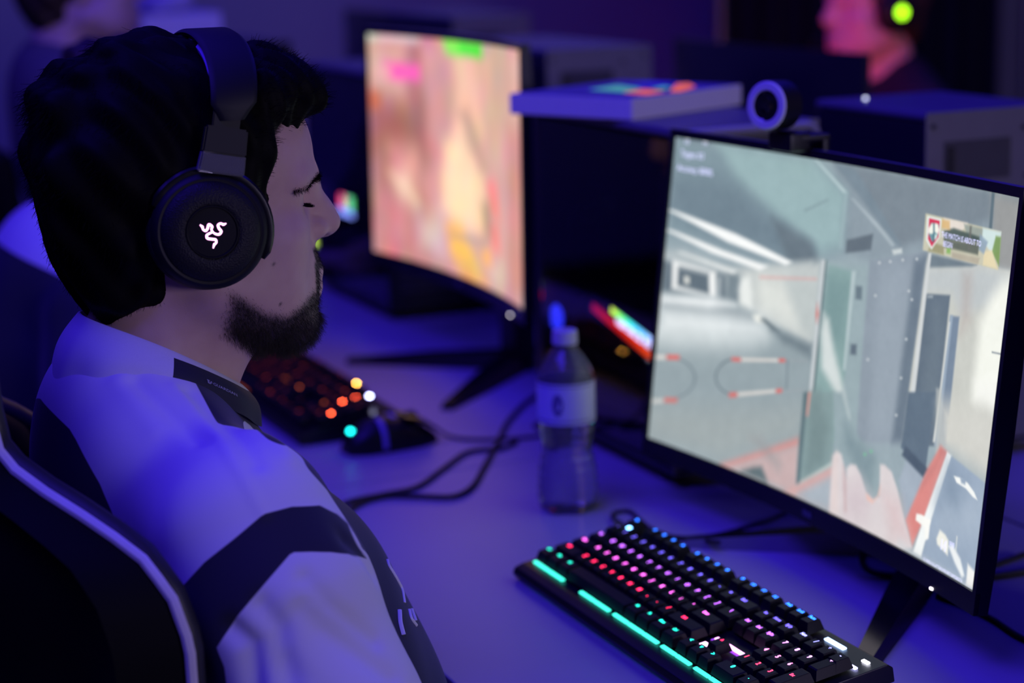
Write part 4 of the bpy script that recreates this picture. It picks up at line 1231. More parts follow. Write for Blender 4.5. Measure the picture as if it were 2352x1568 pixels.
def tower(x0, x1, y0, y1, z1, label, glass=True, ring=False, m_rear=m_rear):
    """case on its desk: rear panel towards +X, side panel towards -Y"""
    z0 = 0.745
    t = thing('computer_tower', label, 'computer tower', ((x0 + x1) / 2, (y0 + y1) / 2, 0.73))
    w = 0.003
    bm = BM(); box2(bm, (x0, y0, z1 - 0.012), (x1, y1, z1), 0.006, 3); obj('top_panel', bm, m_top_lit, t)
    bm = BM(); box2(bm, (x0, y0, z0), (x1, y1, z0 + 0.010), 0.003); obj('bottom_panel', bm, m_case, t)
    bm = BM(); box2(bm, (x0, y0, z0 + 0.010), (x0 + 0.020, y1, z1 - 0.012), 0.004); obj('front_panel', bm, m_case, t)
    bm = BM(); box2(bm, (x0 + 0.02, y1 - w, z0 + 0.01), (x1 - w, y1, z1 - 0.012), 0.001); obj('far_side_panel', bm, m_case, t)
    for xx in (x0 + 0.05, x1 - 0.05):
        for yy in (y0 + 0.03, y1 - 0.03):
            bm = BM(); lathe(bm, [(0, 0.73), (0.014, 0.73), (0.016, 0.745), (0, 0.745)], 20, Matrix.Translation((xx, yy, 0))); obj('foot', bm, m_black_matte, t)
    # rear panel with cut-outs
    H, Wd = z1 - z0, y1 - y0
    bm = BM(); box2(bm, (x1 - w, y0, z0), (x1, y1, z1), 0.0012)
    rear = obj('rear_panel', bm, m_rear, t)
    yc = y0 + Wd * 0.40
    bm = BM()
    box2(bm, (x1 - 0.0005, y0 + Wd * 0.13, z1 - H * 0.20), (x1 + 0.0012, y0 + Wd * 0.62, z1 - H * 0.085), 0.0004)
    obj('io_shield', bm, m_slot, rear)
    bm = BM(); box2(bm, (x1 + 0.0004, y0 + Wd * 0.15, z1 - H * 0.185), (x1 + 0.0025, y0 + Wd * 0.20, z1 - H * 0.10), 0.0004); obj('port', bm, m_black, rear)
    bm = BM(); box2(bm, (x1 - 0.0005, y0 + Wd * 0.15, z1 - H * 0.42), (x1 + 0.0016, y0 + Wd * 0.62, z1 - H * 0.275), 0.0007); obj('power_socket', bm, m_black_gloss, rear)
    bm = BM(); box2(bm, (x1 + 0.0005, y0 + Wd * 0.30, z1 - H * 0.36), (x1 + 0.0022, y0 + Wd * 0.52, z1 - H * 0.305), 0.0003); obj('port', bm, m_chrome, rear)
    Mf = Matrix.Translation((x1 + 0.0004, y0 + Wd * 0.36, z1 - H * 0.62)) @ Matrix.Rotation(R(90), 4, 'Y')
    bm = BM()
    for rr in (0.018, 0.030, 0.042):
        lathe(bm, [(rr - 0.0012, 0), (rr - 0.0012, 0.0018), (rr + 0.0012, 0.0018), (rr + 0.0012, 0)], 40, Mf)
    for k in range(4):
        a = R(45 + 90 * k)
        tube(bm, [Mf @ Vector((0.006 * math.cos(a), 0.006 * math.sin(a), 0.001)), Mf @ Vector((0.05 * math.cos(a), 0.05 * math.sin(a), 0.001))], 0.0012, 6)
    obj('fan_grille', bm, m_case, rear)
    bm = BM()
    for k in range(4):
        z = z1 - H * 0.80 - k * 0.014
        box2(bm, (x1 - 0.0003, y0 + Wd * 0.10, z - 0.004), (x1 + 0.0010, y0 + Wd * 0.62, z + 0.004), 0.0003)
    obj('slot_covers', bm, m_slot, rear)
    bm = BM()
    for yy, zz in ((0.05, 0.04), (0.93, 0.04), (0.05, 0.5), (0.93, 0.5), (0.05, 0.95), (0.93, 0.95), (0.72, 0.06), (0.05, 0.22), (0.75, 0.2)):
        lathe(bm, [(0.0034, 0), (0.0030, 0.0016), (0, 0.0018)], 12, Matrix.Translation((x1, y0 + Wd * yy, z1 - H * zz)) @ Matrix.Rotation(R(90), 4, 'Y'))
    obj('screws', bm, m_case, rear)
    if ring:   # raised pale rim round the rear with a dark recess
        bm = BM()
        yA, yB, zA, zB, r = y0 + 0.006, y1 - 0.004, z0 + 0.02, z1 - 0.006, 0.016
        pts = []
        for cy, cz, a0 in ((yB - r, zB - r, 0), (yA + r, zB - r, 90), (yA + r, zA + r, 180), (yB - r, zA + r, 270)):
            pts += [(x1 + 0.003, cy + r * math.cos(R(a0 + q)), cz + r * math.sin(R(a0 + q))) for q in (0, 22, 45, 68, 90)]
        tube(bm, pts, 0.0045, 8, closed=True)
        obj('rear_rim', bm, m_frame, rear)
        bm = BM(); box2(bm, (x1 - 0.0002, y0 + 0.013, z0 + 0.03), (x1 + 0.0030, y1 - 0.011, z1 - 0.014), 0.001); obj('rear_recess', bm, m_slot, rear)
    if glass:
        bm = BM(); box2(bm, (x0 + 0.022, y0, z0 + 0.012), (x1 - 0.004, y0 + 0.003, z1 - 0.014)); obj('glass_panel', bm, m_glass, t)
        bm = BM(); box2(bm, (x0 + 0.03, y1 - 0.022, z0 + 0.03), (x1 - 0.02, y1 - 0.018, z1 - 0.02)); obj('motherboard', bm, m_pcb, t)
        bm = BM(); box2(bm, (x0 + 0.022, y0 + 0.012, z0 + 0.010), (x1 - 0.004, y1 - 0.004, z0 + 0.045), 0.002); obj('power_shroud', bm, m_tray, t)
        for zc in (z0 + 0.10, z0 + 0.23):
            Mq = Matrix.Translation((x0 + 0.03, (y0 + y1) / 2, zc)) @ Matrix.Rotation(R(90), 4, 'Y')
            bm = BM()
            lathe(bm, [(0.055, -0.008), (0.060, -0.008), (0.060, 0.012), (0.055, 0.012), (0.055, -0.008)], 40, Mq)
            lathe(bm, [(0, -0.004), (0.018, -0.004), (0.018, 0.010), (0, 0.012)], 24, Mq)
            for k in range(7):
                a = 2 * math.pi * k / 7
                q = [Mq @ Vector((r_ * math.cos(a + da), r_ * math.sin(a + da), h)) for r_, da, h in ((0.016, 0, 0), (0.052, 0.25, 0.006), (0.052, 0.75, -0.004), (0.016, 0.5, -0.003))]
                v = [bm.verts.new(p) for p in q]
                v2 = [bm.verts.new(p + Vector((0.0012, 0, 0))) for p in q]
                bm.faces.new(v); bm.faces.new(list(reversed(v2)))
                for j in range(4):
                    bm.faces.new((v[j], v[(j + 1) % 4], v2[(j + 1) % 4], v2[j]))
            obj('fan', bm, m_fan, t)
        bm = BM(); box2(bm, (x1 - 0.19, y1 - 0.11, z1 - 0.17), (x1 - 0.10, y1 - 0.025, z1 - 0.07), 0.006); obj('cooler', bm, m_fan, t)
    else:
        bm = BM(); box2(bm, (x0 + 0.02, y0, z0 + 0.01), (x1 - w, y0 + 0.003, z1 - 0.012), 0.001); obj('side_panel', bm, m_case, t)
    return t


def light_strip(name, parent, q, cols, m, nx=24, ny=4):
    """a lit bar: corners q (4 points: left-top, right-top, right-bottom, left-bottom), colours along it"""
    V, Cc = [], []
    q = [np.array(p, float) for p in q]
    cols = np.array(cols, float)
    for j in range(ny + 1):
        for i in range(nx + 1):
            u, v = i / nx, j / ny
            V.append((1 - v) * ((1 - u) * q[0] + u * q[1]) + v * ((1 - u) * q[3] + u * q[2]))
            x = u * (len(cols) - 1)
            k = min(int(x), len(cols) - 2)
            Cc.append(cols[k] * (1 - x + k) + cols[k + 1] * (x - k))
    idx = np.arange((nx + 1) * (ny + 1)).reshape(ny + 1, nx + 1)
    Q = np.stack([idx[:-1, :-1], idx[1:, :-1], idx[1:, 1:], idx[:-1, 1:]], -1).reshape(-1, 4)
    return pymesh(name, V, Q, m, parent, attrs={'picture': s2l(np.array(Cc) / 255)})


T1 = tower(-0.700, -0.325, 0.003, 0.197, 1.145, 'black tower lit by a red strip and rainbow bar, between the two monitors', True, True)
# graphics card inside, its lit edge facing the glass
ga, gb = Vector((-0.640, 0.050, 0.903)), Vector((-0.360, 0.050, 0.852))
ux = (gb - ga).normalized()
uz = Vector((-ux.z, 0, ux.x))
Mg = frame(ga, ux, uz, Vector((0, -1, 0)))          # x along card, y up, z towards the glass
bm = BM(); box(bm, Mg @ Vector((0.142, -0.008, -0.055)), (0.284, 0.036, 0.105), Mg.to_3x3(), 0.004)
gpu = obj('graphics_card', bm, m_fan, T1)
P = lambda x, y: Mg @ Vector((x, y, 0.0004))
light_strip('red_light_strip', gpu, [P(0.020, -0.002), P(0.278, -0.0125), P(0.278, -0.0235), P(0.020, -0.0125)], [(150, 8, 6), (196, 20, 8), (214, 50, 10), (224, 90, 16), (232, 110, 24)], attr_emit('red_light', 2.0))
light_strip('rainbow_light_bar', gpu, [P(0.072, 0.0105), P(0.200, 0.0105), P(0.200, 0.003), P(0.072, 0.003)], [(226, 240, 60), (120, 250, 110), (60, 240, 230), (90, 200, 255), (150, 200, 255), (240, 130, 240)], m_rgb)
bm = BM()
put_text(bm, 'GEFORCE RTX', 0.0080, lambda x, y: P(0.140 + x, -0.0062 + y), 0, 1.42, 0.02)
o = obj('card_lettering', bm, lit((214, 206, 255), 6.0), gpu, recalc=False)

bm = BM()
lathe(bm, [(0, -0.002), (0.0150, -0.002), (0.0172, 0), (0.0150, 0.003), (0.006, 0.0045), (0, 0.005)], 28, Matrix.Translation((-0.6690, 0.022, 0.8730)) @ Matrix.Rotation(R(90), 4, 'X'))
tag(obj('fan_light', bm, lit((44, 52, 255), 2.0), T1), 'round blue light')

T2 = tower(-1.840, -1.432, 0.070, 0.260, 1.140, 'black tower with small rainbow and yellow-green lights, left of the pink-lit monitor', True, False, m_rear_dark)
for k in range(2):
    x = -1.755 + k * 0.040
    bm = BM(); box2(bm, (x, 0.102, 0.870), (x + 0.034, 0.150, 0.910), 0.002)
    st = obj('memory_stick', bm, m_pcb, T2)
    light_strip('memory_light', st, [(x + 0.002, 0.1015, 0.907), (x + 0.032, 0.1015, 0.907), (x + 0.032, 0.1015, 0.884), (x + 0.002, 0.1015, 0.884)],
                [(255, 40, 90), (250, 150, 190)] if k == 0 else [(120, 240, 190), (90, 230, 120)], m_rgb, 3, 6)
bm = BM(); box2(bm, (-1.757, 0.098, 0.872), (-1.680, 0.101, 0.882)); obj('board_light', bm, lit((130, 150, 255), 3.5), T2)
bm = BM(); lathe(bm, [(0, 0), (0.0085, 0), (0.0085, 0.002), (0, 0.0025)], 24, Matrix.Translation((-1.824, 0.0695, 0.812)) @ Matrix.Rotation(R(90), 4, 'X')); obj('power_button', bm, lit((196, 230, 84), 2.6), T2)
tower(-2.900, -2.500, 0.070, 0.260, 1.140, 'black tower farthest left, carrying the far white box', False, False, m_rear_dark)
tower(0.335, 0.710, 0.003, 0.197, 1.145, 'unseen black tower added right of the bright monitor to shade the desk', True, True)  # added out of view so that its shadow falls on the desk
TR_ = tower(-0.500, -0.263, 0.300, 0.490, 1.149, 'black tower with grey rear panel, behind the webcam at right', False)
bm = BM(); lathe(bm, [(0, 0), (0.0022, 0), (0.0022, 0.003), (0, 0.0035)], 16, Matrix.Translation((-0.452, 0.344, 1.149))); obj('indicator_light', bm, lit((200, 205, 235), 3.0), TR_)
tower(-1.690, -1.289, 0.300, 0.490, 1.174, 'black tower with grey rear panel seen above the flat white box', False)
tower(-2.720, -2.320, 0.560, 0.740, 1.185, 'black tower with grey rear panel just above the pink-lit monitor', False)


# monitors of the far row, seen from behind
m_far_screen = mat('red_lit_screen', (0.02, 0.02, 0.02), emit=(1.0, 0.07, 0.09), strength=9.0, noise=0)


def back_monitor(x0, x1, y, z0, z1, label, lit_=False):
    t = thing('monitor', label, 'monitor', ((x0 + x1) / 2, y + 0.02, 0.73))
    bm = BM()
    n = 16
    rings = []
    for i in range(n + 1):
        u = i / n
        x = x0 + (x1 - x0) * u
        c = 0.02 * (2 * u - 1) ** 2
        b = 0.030 * (1 - abs(2 * u - 1) ** 4)
        rings.append([bm.verts.new(p) for p in ((x, y + c + 0.012, z0), (x, y + c + 0.012, z1), (x, y + c, z1), (x, y + c - b * 0.5, z1 - 0.07), (x, y + c - b, (z0 + z1) / 2), (x, y + c - b * 0.5, z0 + 0.07), (x, y + c, z0))])
    for a, b in zip(rings, rings[1:]):
        for k in range(7):
            bm.faces.new((a[k], a[(k + 1) % 7], b[(k + 1) % 7], b[k]))
    bm.faces.new(rings[0]); bm.faces.new(list(reversed(rings[-1])))
    obj('housing', bm, m_case, t, sharp=25)
    bm = BM(); box2(bm, (x0 + 0.012, y + 0.030, z0 + 0.012), (x1 - 0.012, y + 0.034, z1 - 0.010)); obj('screen', bm, m_far_screen if lit_ else m_black_gloss, t)
    bm = BM(); cx = (x0 + x1) / 2
    box2(bm, (cx - 0.03, y - 0.055, 0.735), (cx + 0.03, y - 0.030, (z0 + z1) / 2 + 0.03), 0.006); obj('stand_column', bm, m_case, t)
    bm = BM(); box2(bm, (cx - 0.12, y - 0.09, 0.73), (cx + 0.12, y + 0.10, 0.742), 0.005); obj('stand_base', bm, m_case, t)


back_monitor(-1.639, -1.018, 0.70, 0.82, 1.160, 'dark back of a wide monitor in the far row, behind the webcam', True)
back_monitor(-3.480, -2.800, 0.70, 0.82, 1.165, 'dark back of a monitor in the far row, above the pink-lit monitor')

# ---------------------------------------------------------------- flat white box on the lit tower
m_print = mat('box_print', (0.13, 0.07, 0.30), rough=0.5, noise=0.5, nscale=30)
m_pg = mat('box_print_green', (0.10, 0.60, 0.20), rough=0.5, emit=(0.045, 0.26, 0.13), strength=1.0)  # green and orange print, no lamps: missing light put in as a glow
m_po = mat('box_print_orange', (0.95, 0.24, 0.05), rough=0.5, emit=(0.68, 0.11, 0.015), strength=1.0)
m_pb = mat('box_print_blue', (0.12, 0.14, 0.62), rough=0.5)
A_, B_ = Vector((-0.602, -0.069, 1.1454)), Vector((-0.432, 0.011, 1.1454))
ex_, ey_ = (B_ - A_).normalized(), Vector((-(B_ - A_).normalized().y, (B_ - A_).normalized().x, 0))
Mb = frame(A_, ex_, ey_)
t = thing('box', 'flat white box with green and orange printed lid on the tower between the monitors', 'box', A_)
bm = BM()
L_, D_, H_ = 0.188, 0.223, 0.0248
t2 = bmesh.new(); bmesh.ops.create_cube(t2, size=1, matrix=Mb @ Matrix.Translation((L_ / 2, D_ / 2, H_ / 2)) @ Matrix.Diagonal((L_, D_, H_, 1)))
bmesh.ops.bevel(t2, geom=t2.edges[:], offset=0.0012, segments=2, affect='EDGES'); merge(bm, t2)
carton = obj('carton', bm, m_white_card, t)
bm = BM()


def patch(pts, k, mi):
    bm.faces.new([bm.verts.new(Mb @ Vector((x, y, H_ + 0.0003 * k))) for x, y in pts]).material_index = mi


for q, k, mi in (([(0.003, 0.003), (L_ - 0.003, 0.003), (L_ - 0.003, D_ - 0.003), (0.003, D_ - 0.003)], 1, 0), ([(0.060, 0.080), (0.125, 0.066), (0.118, 0.118), (0.050, 0.150)], 2, 1),
                 ([(0.128, 0.060), (0.172, 0.050), (0.168, 0.092), (0.122, 0.112)], 2, 2), ([(0.174, 0.092), (0.184, 0.100), (0.160, 0.165), (0.120, 0.205), (0.112, 0.190)], 3, 2),
                 ([(0.126, 0.118), (0.150, 0.110), (0.140, 0.145), (0.118, 0.155)], 3, 1), ([(0.050, 0.170), (0.110, 0.160), (0.105, 0.212), (0.050, 0.214)], 2, 3), ([(0.118, 0.100), (0.126, 0.096), (0.120, 0.116), (0.114, 0.118)], 4, 4)):
    patch(q, k, mi)
obj('printed_lid', bm, [m_print, m_pg, m_po, m_pb, m_white_card], carton, recalc=False)

t = thing('box', 'flat white box on the farthest tower, seen above the hair', 'box', (-2.68, 0.07, 1.1404))
bm = BM(); box2(bm, (-2.84, -0.055, 1.1404), (-2.52, 0.115, 1.206), 0.002); obj('carton', bm, m_white_card, t)
g = Field(axis((-2.86, -2.50, 0.010)), axis((-0.08, 0.20, 0.010)), axis((1.16, 1.30, 0.010)))
for c, r in (((-2.68, -0.01, 1.212), (0.07, 0.05, 0.022)), ((-2.63, 0.04, 1.220), (0.05, 0.045, 0.034)), ((-2.72, 0.05, 1.212), (0.06, 0.04, 0.022)), ((-2.60, 0.0, 1.208), (0.04, 0.03, 0.018)), ((-2.66, 0.02, 1.235), (0.03, 0.03, 0.03))):
    g.ell(c, r, 0.015)
P3, Q3 = g.mesh()
P3[:, 2] = P3[:, 2] + 0.012
P3[:, 2] = np.maximum(P3[:, 2], 1.2065)
o = pymesh('cloth_bundle', P3, Q3, mat('pale_cloth', (0.5, 0.48, 0.52), rough=0.9, noise=0.4, nscale=12), None)
tag(o, 'crumpled pale cloth lying on the far white box, above the hair', 'cloth')
# ---------------------------------------------------------------- people
# Body-centred coordinates: x to the person's right, y forward, z up; the ear midpoint of the seated player is HEAD.
HEAD = (0.0, -0.642, 1.147)


def skin_field(fine=True, hands=True):
    if fine:
        X = axis((-0.34, -0.084, 0.006), (-0.084, 0.084, 0.0022), (0.084, 0.34, 0.006))
        Y = axis((-0.86, -0.755, 0.006), (-0.755, -0.490, 0.0022), (-0.490, 0.06, 0.006))
        Z = axis((0.02, 0.99, 0.006), (0.99, 1.30, 0.0022))
    else:
        X = axis((-0.36, -0.09, 0.012), (-0.09, 0.09, 0.005), (0.09, 0.36, 0.012))
        Y = axis((-0.86, -0.76, 0.012), (-0.76, -0.48, 0.005), (-0.48, 0.06, 0.012))
        Z = axis((0.02, 0.98, 0.012), (0.98, 1.31, 0.005))
    f = Field(X, Y, Z)
    hx, hy, hz = HEAD

    def h(x, y, z):
        return (hx + x, hy + y, hz + z)
    # cranium, brow, face block, jaw
    f.ell(h(0, -0.004, 0.046), (0.074, 0.096, 0.084), 0.02)
    f.ell(h(0, 0.038, 0.044), (0.064, 0.063, 0.062), 0.03)
    f.ell(h(0, 0.047, -0.022), (0.054, 0.050, 0.070), 0.03)
    f.ell(h(0, 0.030, -0.050), (0.054, 0.060, 0.052), 0.025)
    for s in (-1, 1):
        f.cap(h(s * 0.056, 0.004, -0.052), h(s * 0.022, 0.078, -0.094), 0.019, 0.016, 0.03)
        f.ell(h(s * 0.045, 0.057, -0.016), (0.021, 0.024, 0.016), 0.025)
        f.ell(h(s * 0.040, 0.044, -0.055), (0.022, 0.030, 0.030), 0.03)
        f.cap(h(s * 0.006, 0.0960, 0.025), h(s * 0.045, 0.076, 0.027), 0.010, 0.009, 0.016)
    f.cap(h(0, 0.078, -0.099), h(0, 0.085, -0.097), 0.019, 0.017, 0.02)
    f.ell(h(0, 0.074, -0.062), (0.030, 0.034, 0.034), 0.02)
    # eye sockets, lids
    for s in (-1, 1):
        f.ell(h(s * 0.035, 0.097, 0.010), (0.019, 0.015, 0.010), 0.011, 'cut')
        f.ell(h(s * 0.035, 0.0725, 0.0105), (0.0145, 0.0135, 0.0125), 0.005)
        f.cap(h(s * 0.022, 0.0865, 0.0060), h(s * 0.046, 0.0790, 0.0070), 0.0022, 0.0018, 0.004)
    # nose
    f.chain([h(0, 0.090, 0.026), h(0, 0.100, 0.011), h(0, 0.111, -0.004), h(0, 0.1190, -0.0150)], [0.0085, 0.0085, 0.0088, 0.0100], 0.012)
    for s in (-1, 1):
        f.ell(h(s * 0.0115, 0.1025, -0.0190), (0.0078, 0.0110, 0.0085), 0.008)
    f.cap(h(0, 0.094, -0.018), h(0, 0.112, -0.021), 0.009, 0.006, 0.010)
    for s in (-1, 1):
        f.ell(h(s * 0.0062, 0.110, -0.0265), (0.0036, 0.0050, 0.0040), 0.004, 'cut')
    # lips
    f.ell(h(0, 0.081, -0.047), (0.026, 0.018, 0.022), 0.014)
    f.chain([h(-0.024, 0.083, -0.0585), h(-0.009, 0.1000, -0.0535), h(0, 0.1015, -0.0540), h(0.009, 0.1000, -0.0535), h(0.024, 0.083, -0.0585)], [0.0038, 0.0064, 0.0066, 0.0064, 0.0038], 0.006)
    f.chain([h(-0.022, 0.083, -0.0640), h(0, 0.1010, -0.0680), h(0.022, 0.083, -0.0640)], [0.0038, 0.0068, 0.0038], 0.006)
    f.chain([h(-0.024, 0.090, -0.0608), h(0, 0.1070, -0.0610), h(0.024, 0.090, -0.0608)], [0.0010, 0.0018, 0.0010], 0.003, 'cut')
    f.ell(h(0, 0.099, -0.0815), (0.016, 0.006, 0.005), 0.010, 'cut')
    # ears
    for s in (-1, 1):
        f.ell(h(s * 0.0755, -0.012, 0.000), (0.0075, 0.017, 0.030), 0.008)
        f.ell(h(s * 0.0830, -0.010, 0.002), (0.0050, 0.010, 0.018), 0.004, 'cut')
    # neck, trunk, limbs
    f.cap(h(0, -0.026, -0.045), (0, -0.690, 0.985), 0.054, 0.056, 0.03)
    f.cap(h(0, 0.020, -0.085), (0, -0.655, 1.000), 0.032, 0.040, 0.03)
    f.ell((0, -0.670, 0.850), (0.150, 0.086, 0.120), 0.03)
    f.ell((0, -0.610, 0.740), (0.155, 0.125, 0.150), 0.04)
    f.ell((0, -0.620, 0.590), (0.165, 0.125, 0.110), 0.04)
    for s in (-1, 1):
        f.cap((s * 0.03, -0.690, 0.985), (s * 0.160, -0.657, 0.938), 0.036, 0.046, 0.04)
        el, wr = (s * 0.255, -0.600, 0.700), (s * 0.150, -0.395, 0.632)
        f.chain([(s * 0.185, -0.650, 0.930), (s * 0.222, -0.628, 0.810), el, (s * 0.215, -0.510, 0.668), wr], [0.052, 0.046, 0.037, 0.038, 0.026], 0.03)
        f.chain([(s * 0.085, -0.600, 0.545), (s * 0.110, -0.380, 0.545), (s * 0.115, -0.180, 0.535), (s * 0.115, -0.150, 0.400), (s * 0.115, -0.130, 0.250), (s * 0.115, -0.110, 0.090)], [0.085, 0.074, 0.052, 0.050, 0.046, 0.034], 0.03)
        f.ell((s * 0.115, -0.060, 0.055), (0.038, 0.095, 0.030), 0.02)
        # hand resting on the thigh: palm, four bent fingers, thumb leaving the side
        f.ell((s * 0.135, -0.345, 0.628), (0.038, 0.046, 0.014), 0.015)
        for q, (dx, ln) in enumerate(((0.026, 0.066), (0.009, 0.074), (-0.009, 0.070), (-0.026, 0.056))):
            bx = s * (0.131 + dx)
            f.chain([(bx, -0.315, 0.630), (bx - s * 0.003, -0.315 + ln * 0.45, 0.632), (bx - s * 0.006, -0.315 + ln * 0.75, 0.624), (bx - s * 0.008, -0.315 + ln, 0.612)], [0.0095, 0.0088, 0.0082, 0.0072], 0.003)
        f.chain([(s * 0.108, -0.372, 0.632), (s * 0.084, -0.338, 0.632), (s * 0.078, -0.312, 0.626)], [0.0125, 0.0105, 0.0085], 0.006)
    return f


def jersey_field(st=0.0036):
    f = Field(axis((-0.36, 0.36, st)), axis((-0.83, -0.40, st)), axis((0.60, 1.08, st)))
    f.ell((0, -0.670, 0.862), (0.170, 0.108, 0.142), 0.03)
    f.ell((0, -0.615, 0.765), (0.182, 0.140, 0.165), 0.04)
    f.ell((0, -0.620, 0.640), (0.182, 0.145, 0.090), 0.05)
    f.ell((0, -0.708, 0.965), (0.130, 0.068, 0.080), 0.05)
    f.cap((0, -0.700, 1.000), (0, -0.668, 0.968), 0.062, 0.052, 0.03)
    for s in (-1, 1):
        f.ell((s * 0.060, -0.590, 0.715), (0.150, 0.130, 0.125), 0.03)
        f.cap((s * 0.035, -0.694, 0.991), (s * 0.165, -0.672, 0.940), 0.046, 0.054, 0.03)
        f.chain([(s * 0.175, -0.652, 0.935), (s * 0.200, -0.642, 0.880), (s * 0.228, -0.622, 0.790), (s * 0.246, -0.610, 0.715)], [0.061, 0.066, 0.071, 0.074], 0.035)
        f.chain([(s * 0.246, -0.606, 0.712), (s * 0.225, -0.535, 0.680)], [0.070, 0.058], 0.03)
    # pull folds running from the collar towards the shoulder and down the sleeve
    return f


m_skin = mat('skin', (0.62, 0.40, 0.34), rough=0.52, noise=0.0, sss=0.12, bump=0.08, bscale=900)


def skin_material(m):
    nt = m.node_tree
    p = nt.nodes['Principled BSDF']
    a = nt.nodes.new('ShaderNodeAttribute'); a.attribute_name = 'stubble'
    n = nt.nodes.new('ShaderNodeTexNoise'); n.inputs['Scale'].default_value = 60
    n2 = nt.nodes.new('ShaderNodeTexNoise'); n2.inputs['Scale'].default_value = 900
    tc = nt.nodes.new('ShaderNodeTexCoord')
    for q in (n, n2):
        nt.links.new(tc.outputs['Object'], q.inputs['Vector'])
    mx = nt.nodes.new('ShaderNodeMix'); mx.data_type = 'RGBA'
    mx.inputs[6].default_value = (0.56, 0.34, 0.30, 1); mx.inputs[7].default_value = (0.68, 0.46, 0.40, 1)
    nt.links.new(n.outputs['Fac'], mx.inputs[0])
    mm = nt.nodes.new('ShaderNodeMath'); mm.operation = 'MULTIPLY_ADD'
    mm.inputs[1].default_value = 0.5; mm.inputs[2].default_value = -0.25
    nt.links.new(n2.outputs['Fac'], mm.inputs[0])
    ad = nt.nodes.new('ShaderNodeMath'); ad.operation = 'ADD'; ad.use_clamp = True
    nt.links.new(a.outputs['Fac'], ad.inputs[0]); nt.links.new(mm.outputs[0], ad.inputs[1])
    ml = nt.nodes.new('ShaderNodeMath'); ml.operation = 'MULTIPLY'
    nt.links.new(ad.outputs[0], ml.inputs[0]); nt.links.new(a.outputs['Fac'], ml.inputs[1])
    m2 = nt.nodes.new('ShaderNodeMix'); m2.data_type = 'RGBA'
    m2.inputs[7].default_value = (0.030, 0.022, 0.020, 1)
    cl = nt.nodes.new('ShaderNodeMath'); cl.operation = 'MAXIMUM'
    a2 = nt.nodes.new('ShaderNodeAttribute'); a2.attribute_name = 'mole'
    nt.links.new(ml.outputs[0], cl.inputs[0]); nt.links.new(a2.outputs['Fac'], cl.inputs[1])
    nt.links.new(cl.outputs[0], m2.inputs[0]); nt.links.new(mx.outputs[2], m2.inputs[6])
    nt.links.new(m2.outputs[2], p.inputs['Base Color'])


skin_material(m_skin)
m_hair = mat('black_hair', (0.0025, 0.0022, 0.0022), rough=0.6, noise=0.0, spec=0.08)
m_beard = mat('beard_hair', (0.022, 0.016, 0.014), rough=0.5, noise=0.0, spec=0.3)
m_jersey = mat('jersey_cloth', (0.70, 0.70, 0.74), rough=0.75, noise=0.0, sheen=0.15, bump=0.10, bscale=1400)
m_navy = mat('navy_cloth', (0.012, 0.012, 0.030), rough=0.7, noise=0.05, sheen=0.1, bump=0.08, bscale=1400)
m_pants = mat('dark_trousers', (0.012, 0.012, 0.016), rough=0.85)
m_shoe = mat('shoe_black', (0.01, 0.01, 0.012), rough=0.6)
m_print_white = mat('print_white', (0.70, 0.70, 0.76), rough=0.6, noise=0)


def jersey_material(m):
    """white cloth with navy panels: 'panel' is the distance to the panel edge (negative inside navy)"""
    nt = m.node_tree
    p = nt.nodes['Principled BSDF']
    a = nt.nodes.new('ShaderNodeAttribute'); a.attribute_name = 'panel'
    mr = nt.nodes.new('ShaderNodeMapRange')
    mr.inputs['From Min'].default_value = -0.0005; mr.inputs['From Max'].default_value = 0.0005
    nt.links.new(a.outputs['Fac'], mr.inputs['Value'])
    mx = nt.nodes.new('ShaderNodeMix'); mx.data_type = 'RGBA'
    mx.inputs[6].default_value = (0.010, 0.010, 0.028, 1); mx.inputs[7].default_value = (0.70, 0.70, 0.74, 1)
    nt.links.new(mr.outputs['Result'], mx.inputs[0])
    nt.links.new(mx.outputs[2], p.inputs['Base Color'])


jersey_material(m_jersey)

# ---- the player's body
BODY = thing('person', 'man in white and navy jersey with a lit headset, seated in front', 'person', (0.05, -0.60, 0.0))
OFF = np.array([0.05, 0, 0])
f = skin_field(True)
P_, Q_ = f.mesh()
P_ = lap(P_, Q_, 2)
N_ = vnorm(P_, Q_)
q = P_ - np.array(HEAD)


def sm(x, a, b):
    t = np.clip((x - a) / (b - a), 0, 1)
    return t * t * (3 - 2 * t)


def beard_mask(q):
    """jaw, chin and upper-lip growth in head coordinates"""
    x, y, z = np.abs(q[:, 0]), q[:, 1], q[:, 2]
    edge = np.interp(y, [-0.02, 0.01, 0.04, 0.06, 0.075, 0.09, 0.11], [-0.020, -0.046, -0.068, -0.074, -0.068, -0.062, -0.062])
    jaw = sm(edge - z, -0.004, 0.012) * sm(y, -0.02, 0.006)
    under = sm(z + 0.0, -0.150, -0.118)
    neckcut = sm(y - np.interp(z, [-0.15, -0.12, -0.09], [0.08, 0.040, 0.004]), -0.004, 0.014)
    jaw = jaw * under * neckcut
    lip = sm(0.030 - x, 0, 0.006) * sm(y, 0.076, 0.084) * sm(-0.031 - z, 0, 0.003) * sm(z + 0.0540, 0, 0.003)
    corner = sm(0.034 - x, 0, 0.006) * sm(x, 0.020, 0.024) * sm(y, 0.066, 0.076) * sm(-0.040 - z, 0, 0.006) * sm(z + 0.09, 0, 0.01)
    lips = sm(0.024 - x, 0, 0.004) * sm(y, 0.088, 0.092) * sm(-0.0515 - z, 0, 0.002) * sm(z + 0.0755, 0, 0.003)
    return np.clip(np.maximum(np.maximum(jaw, lip), corner) - lips, 0, 1)


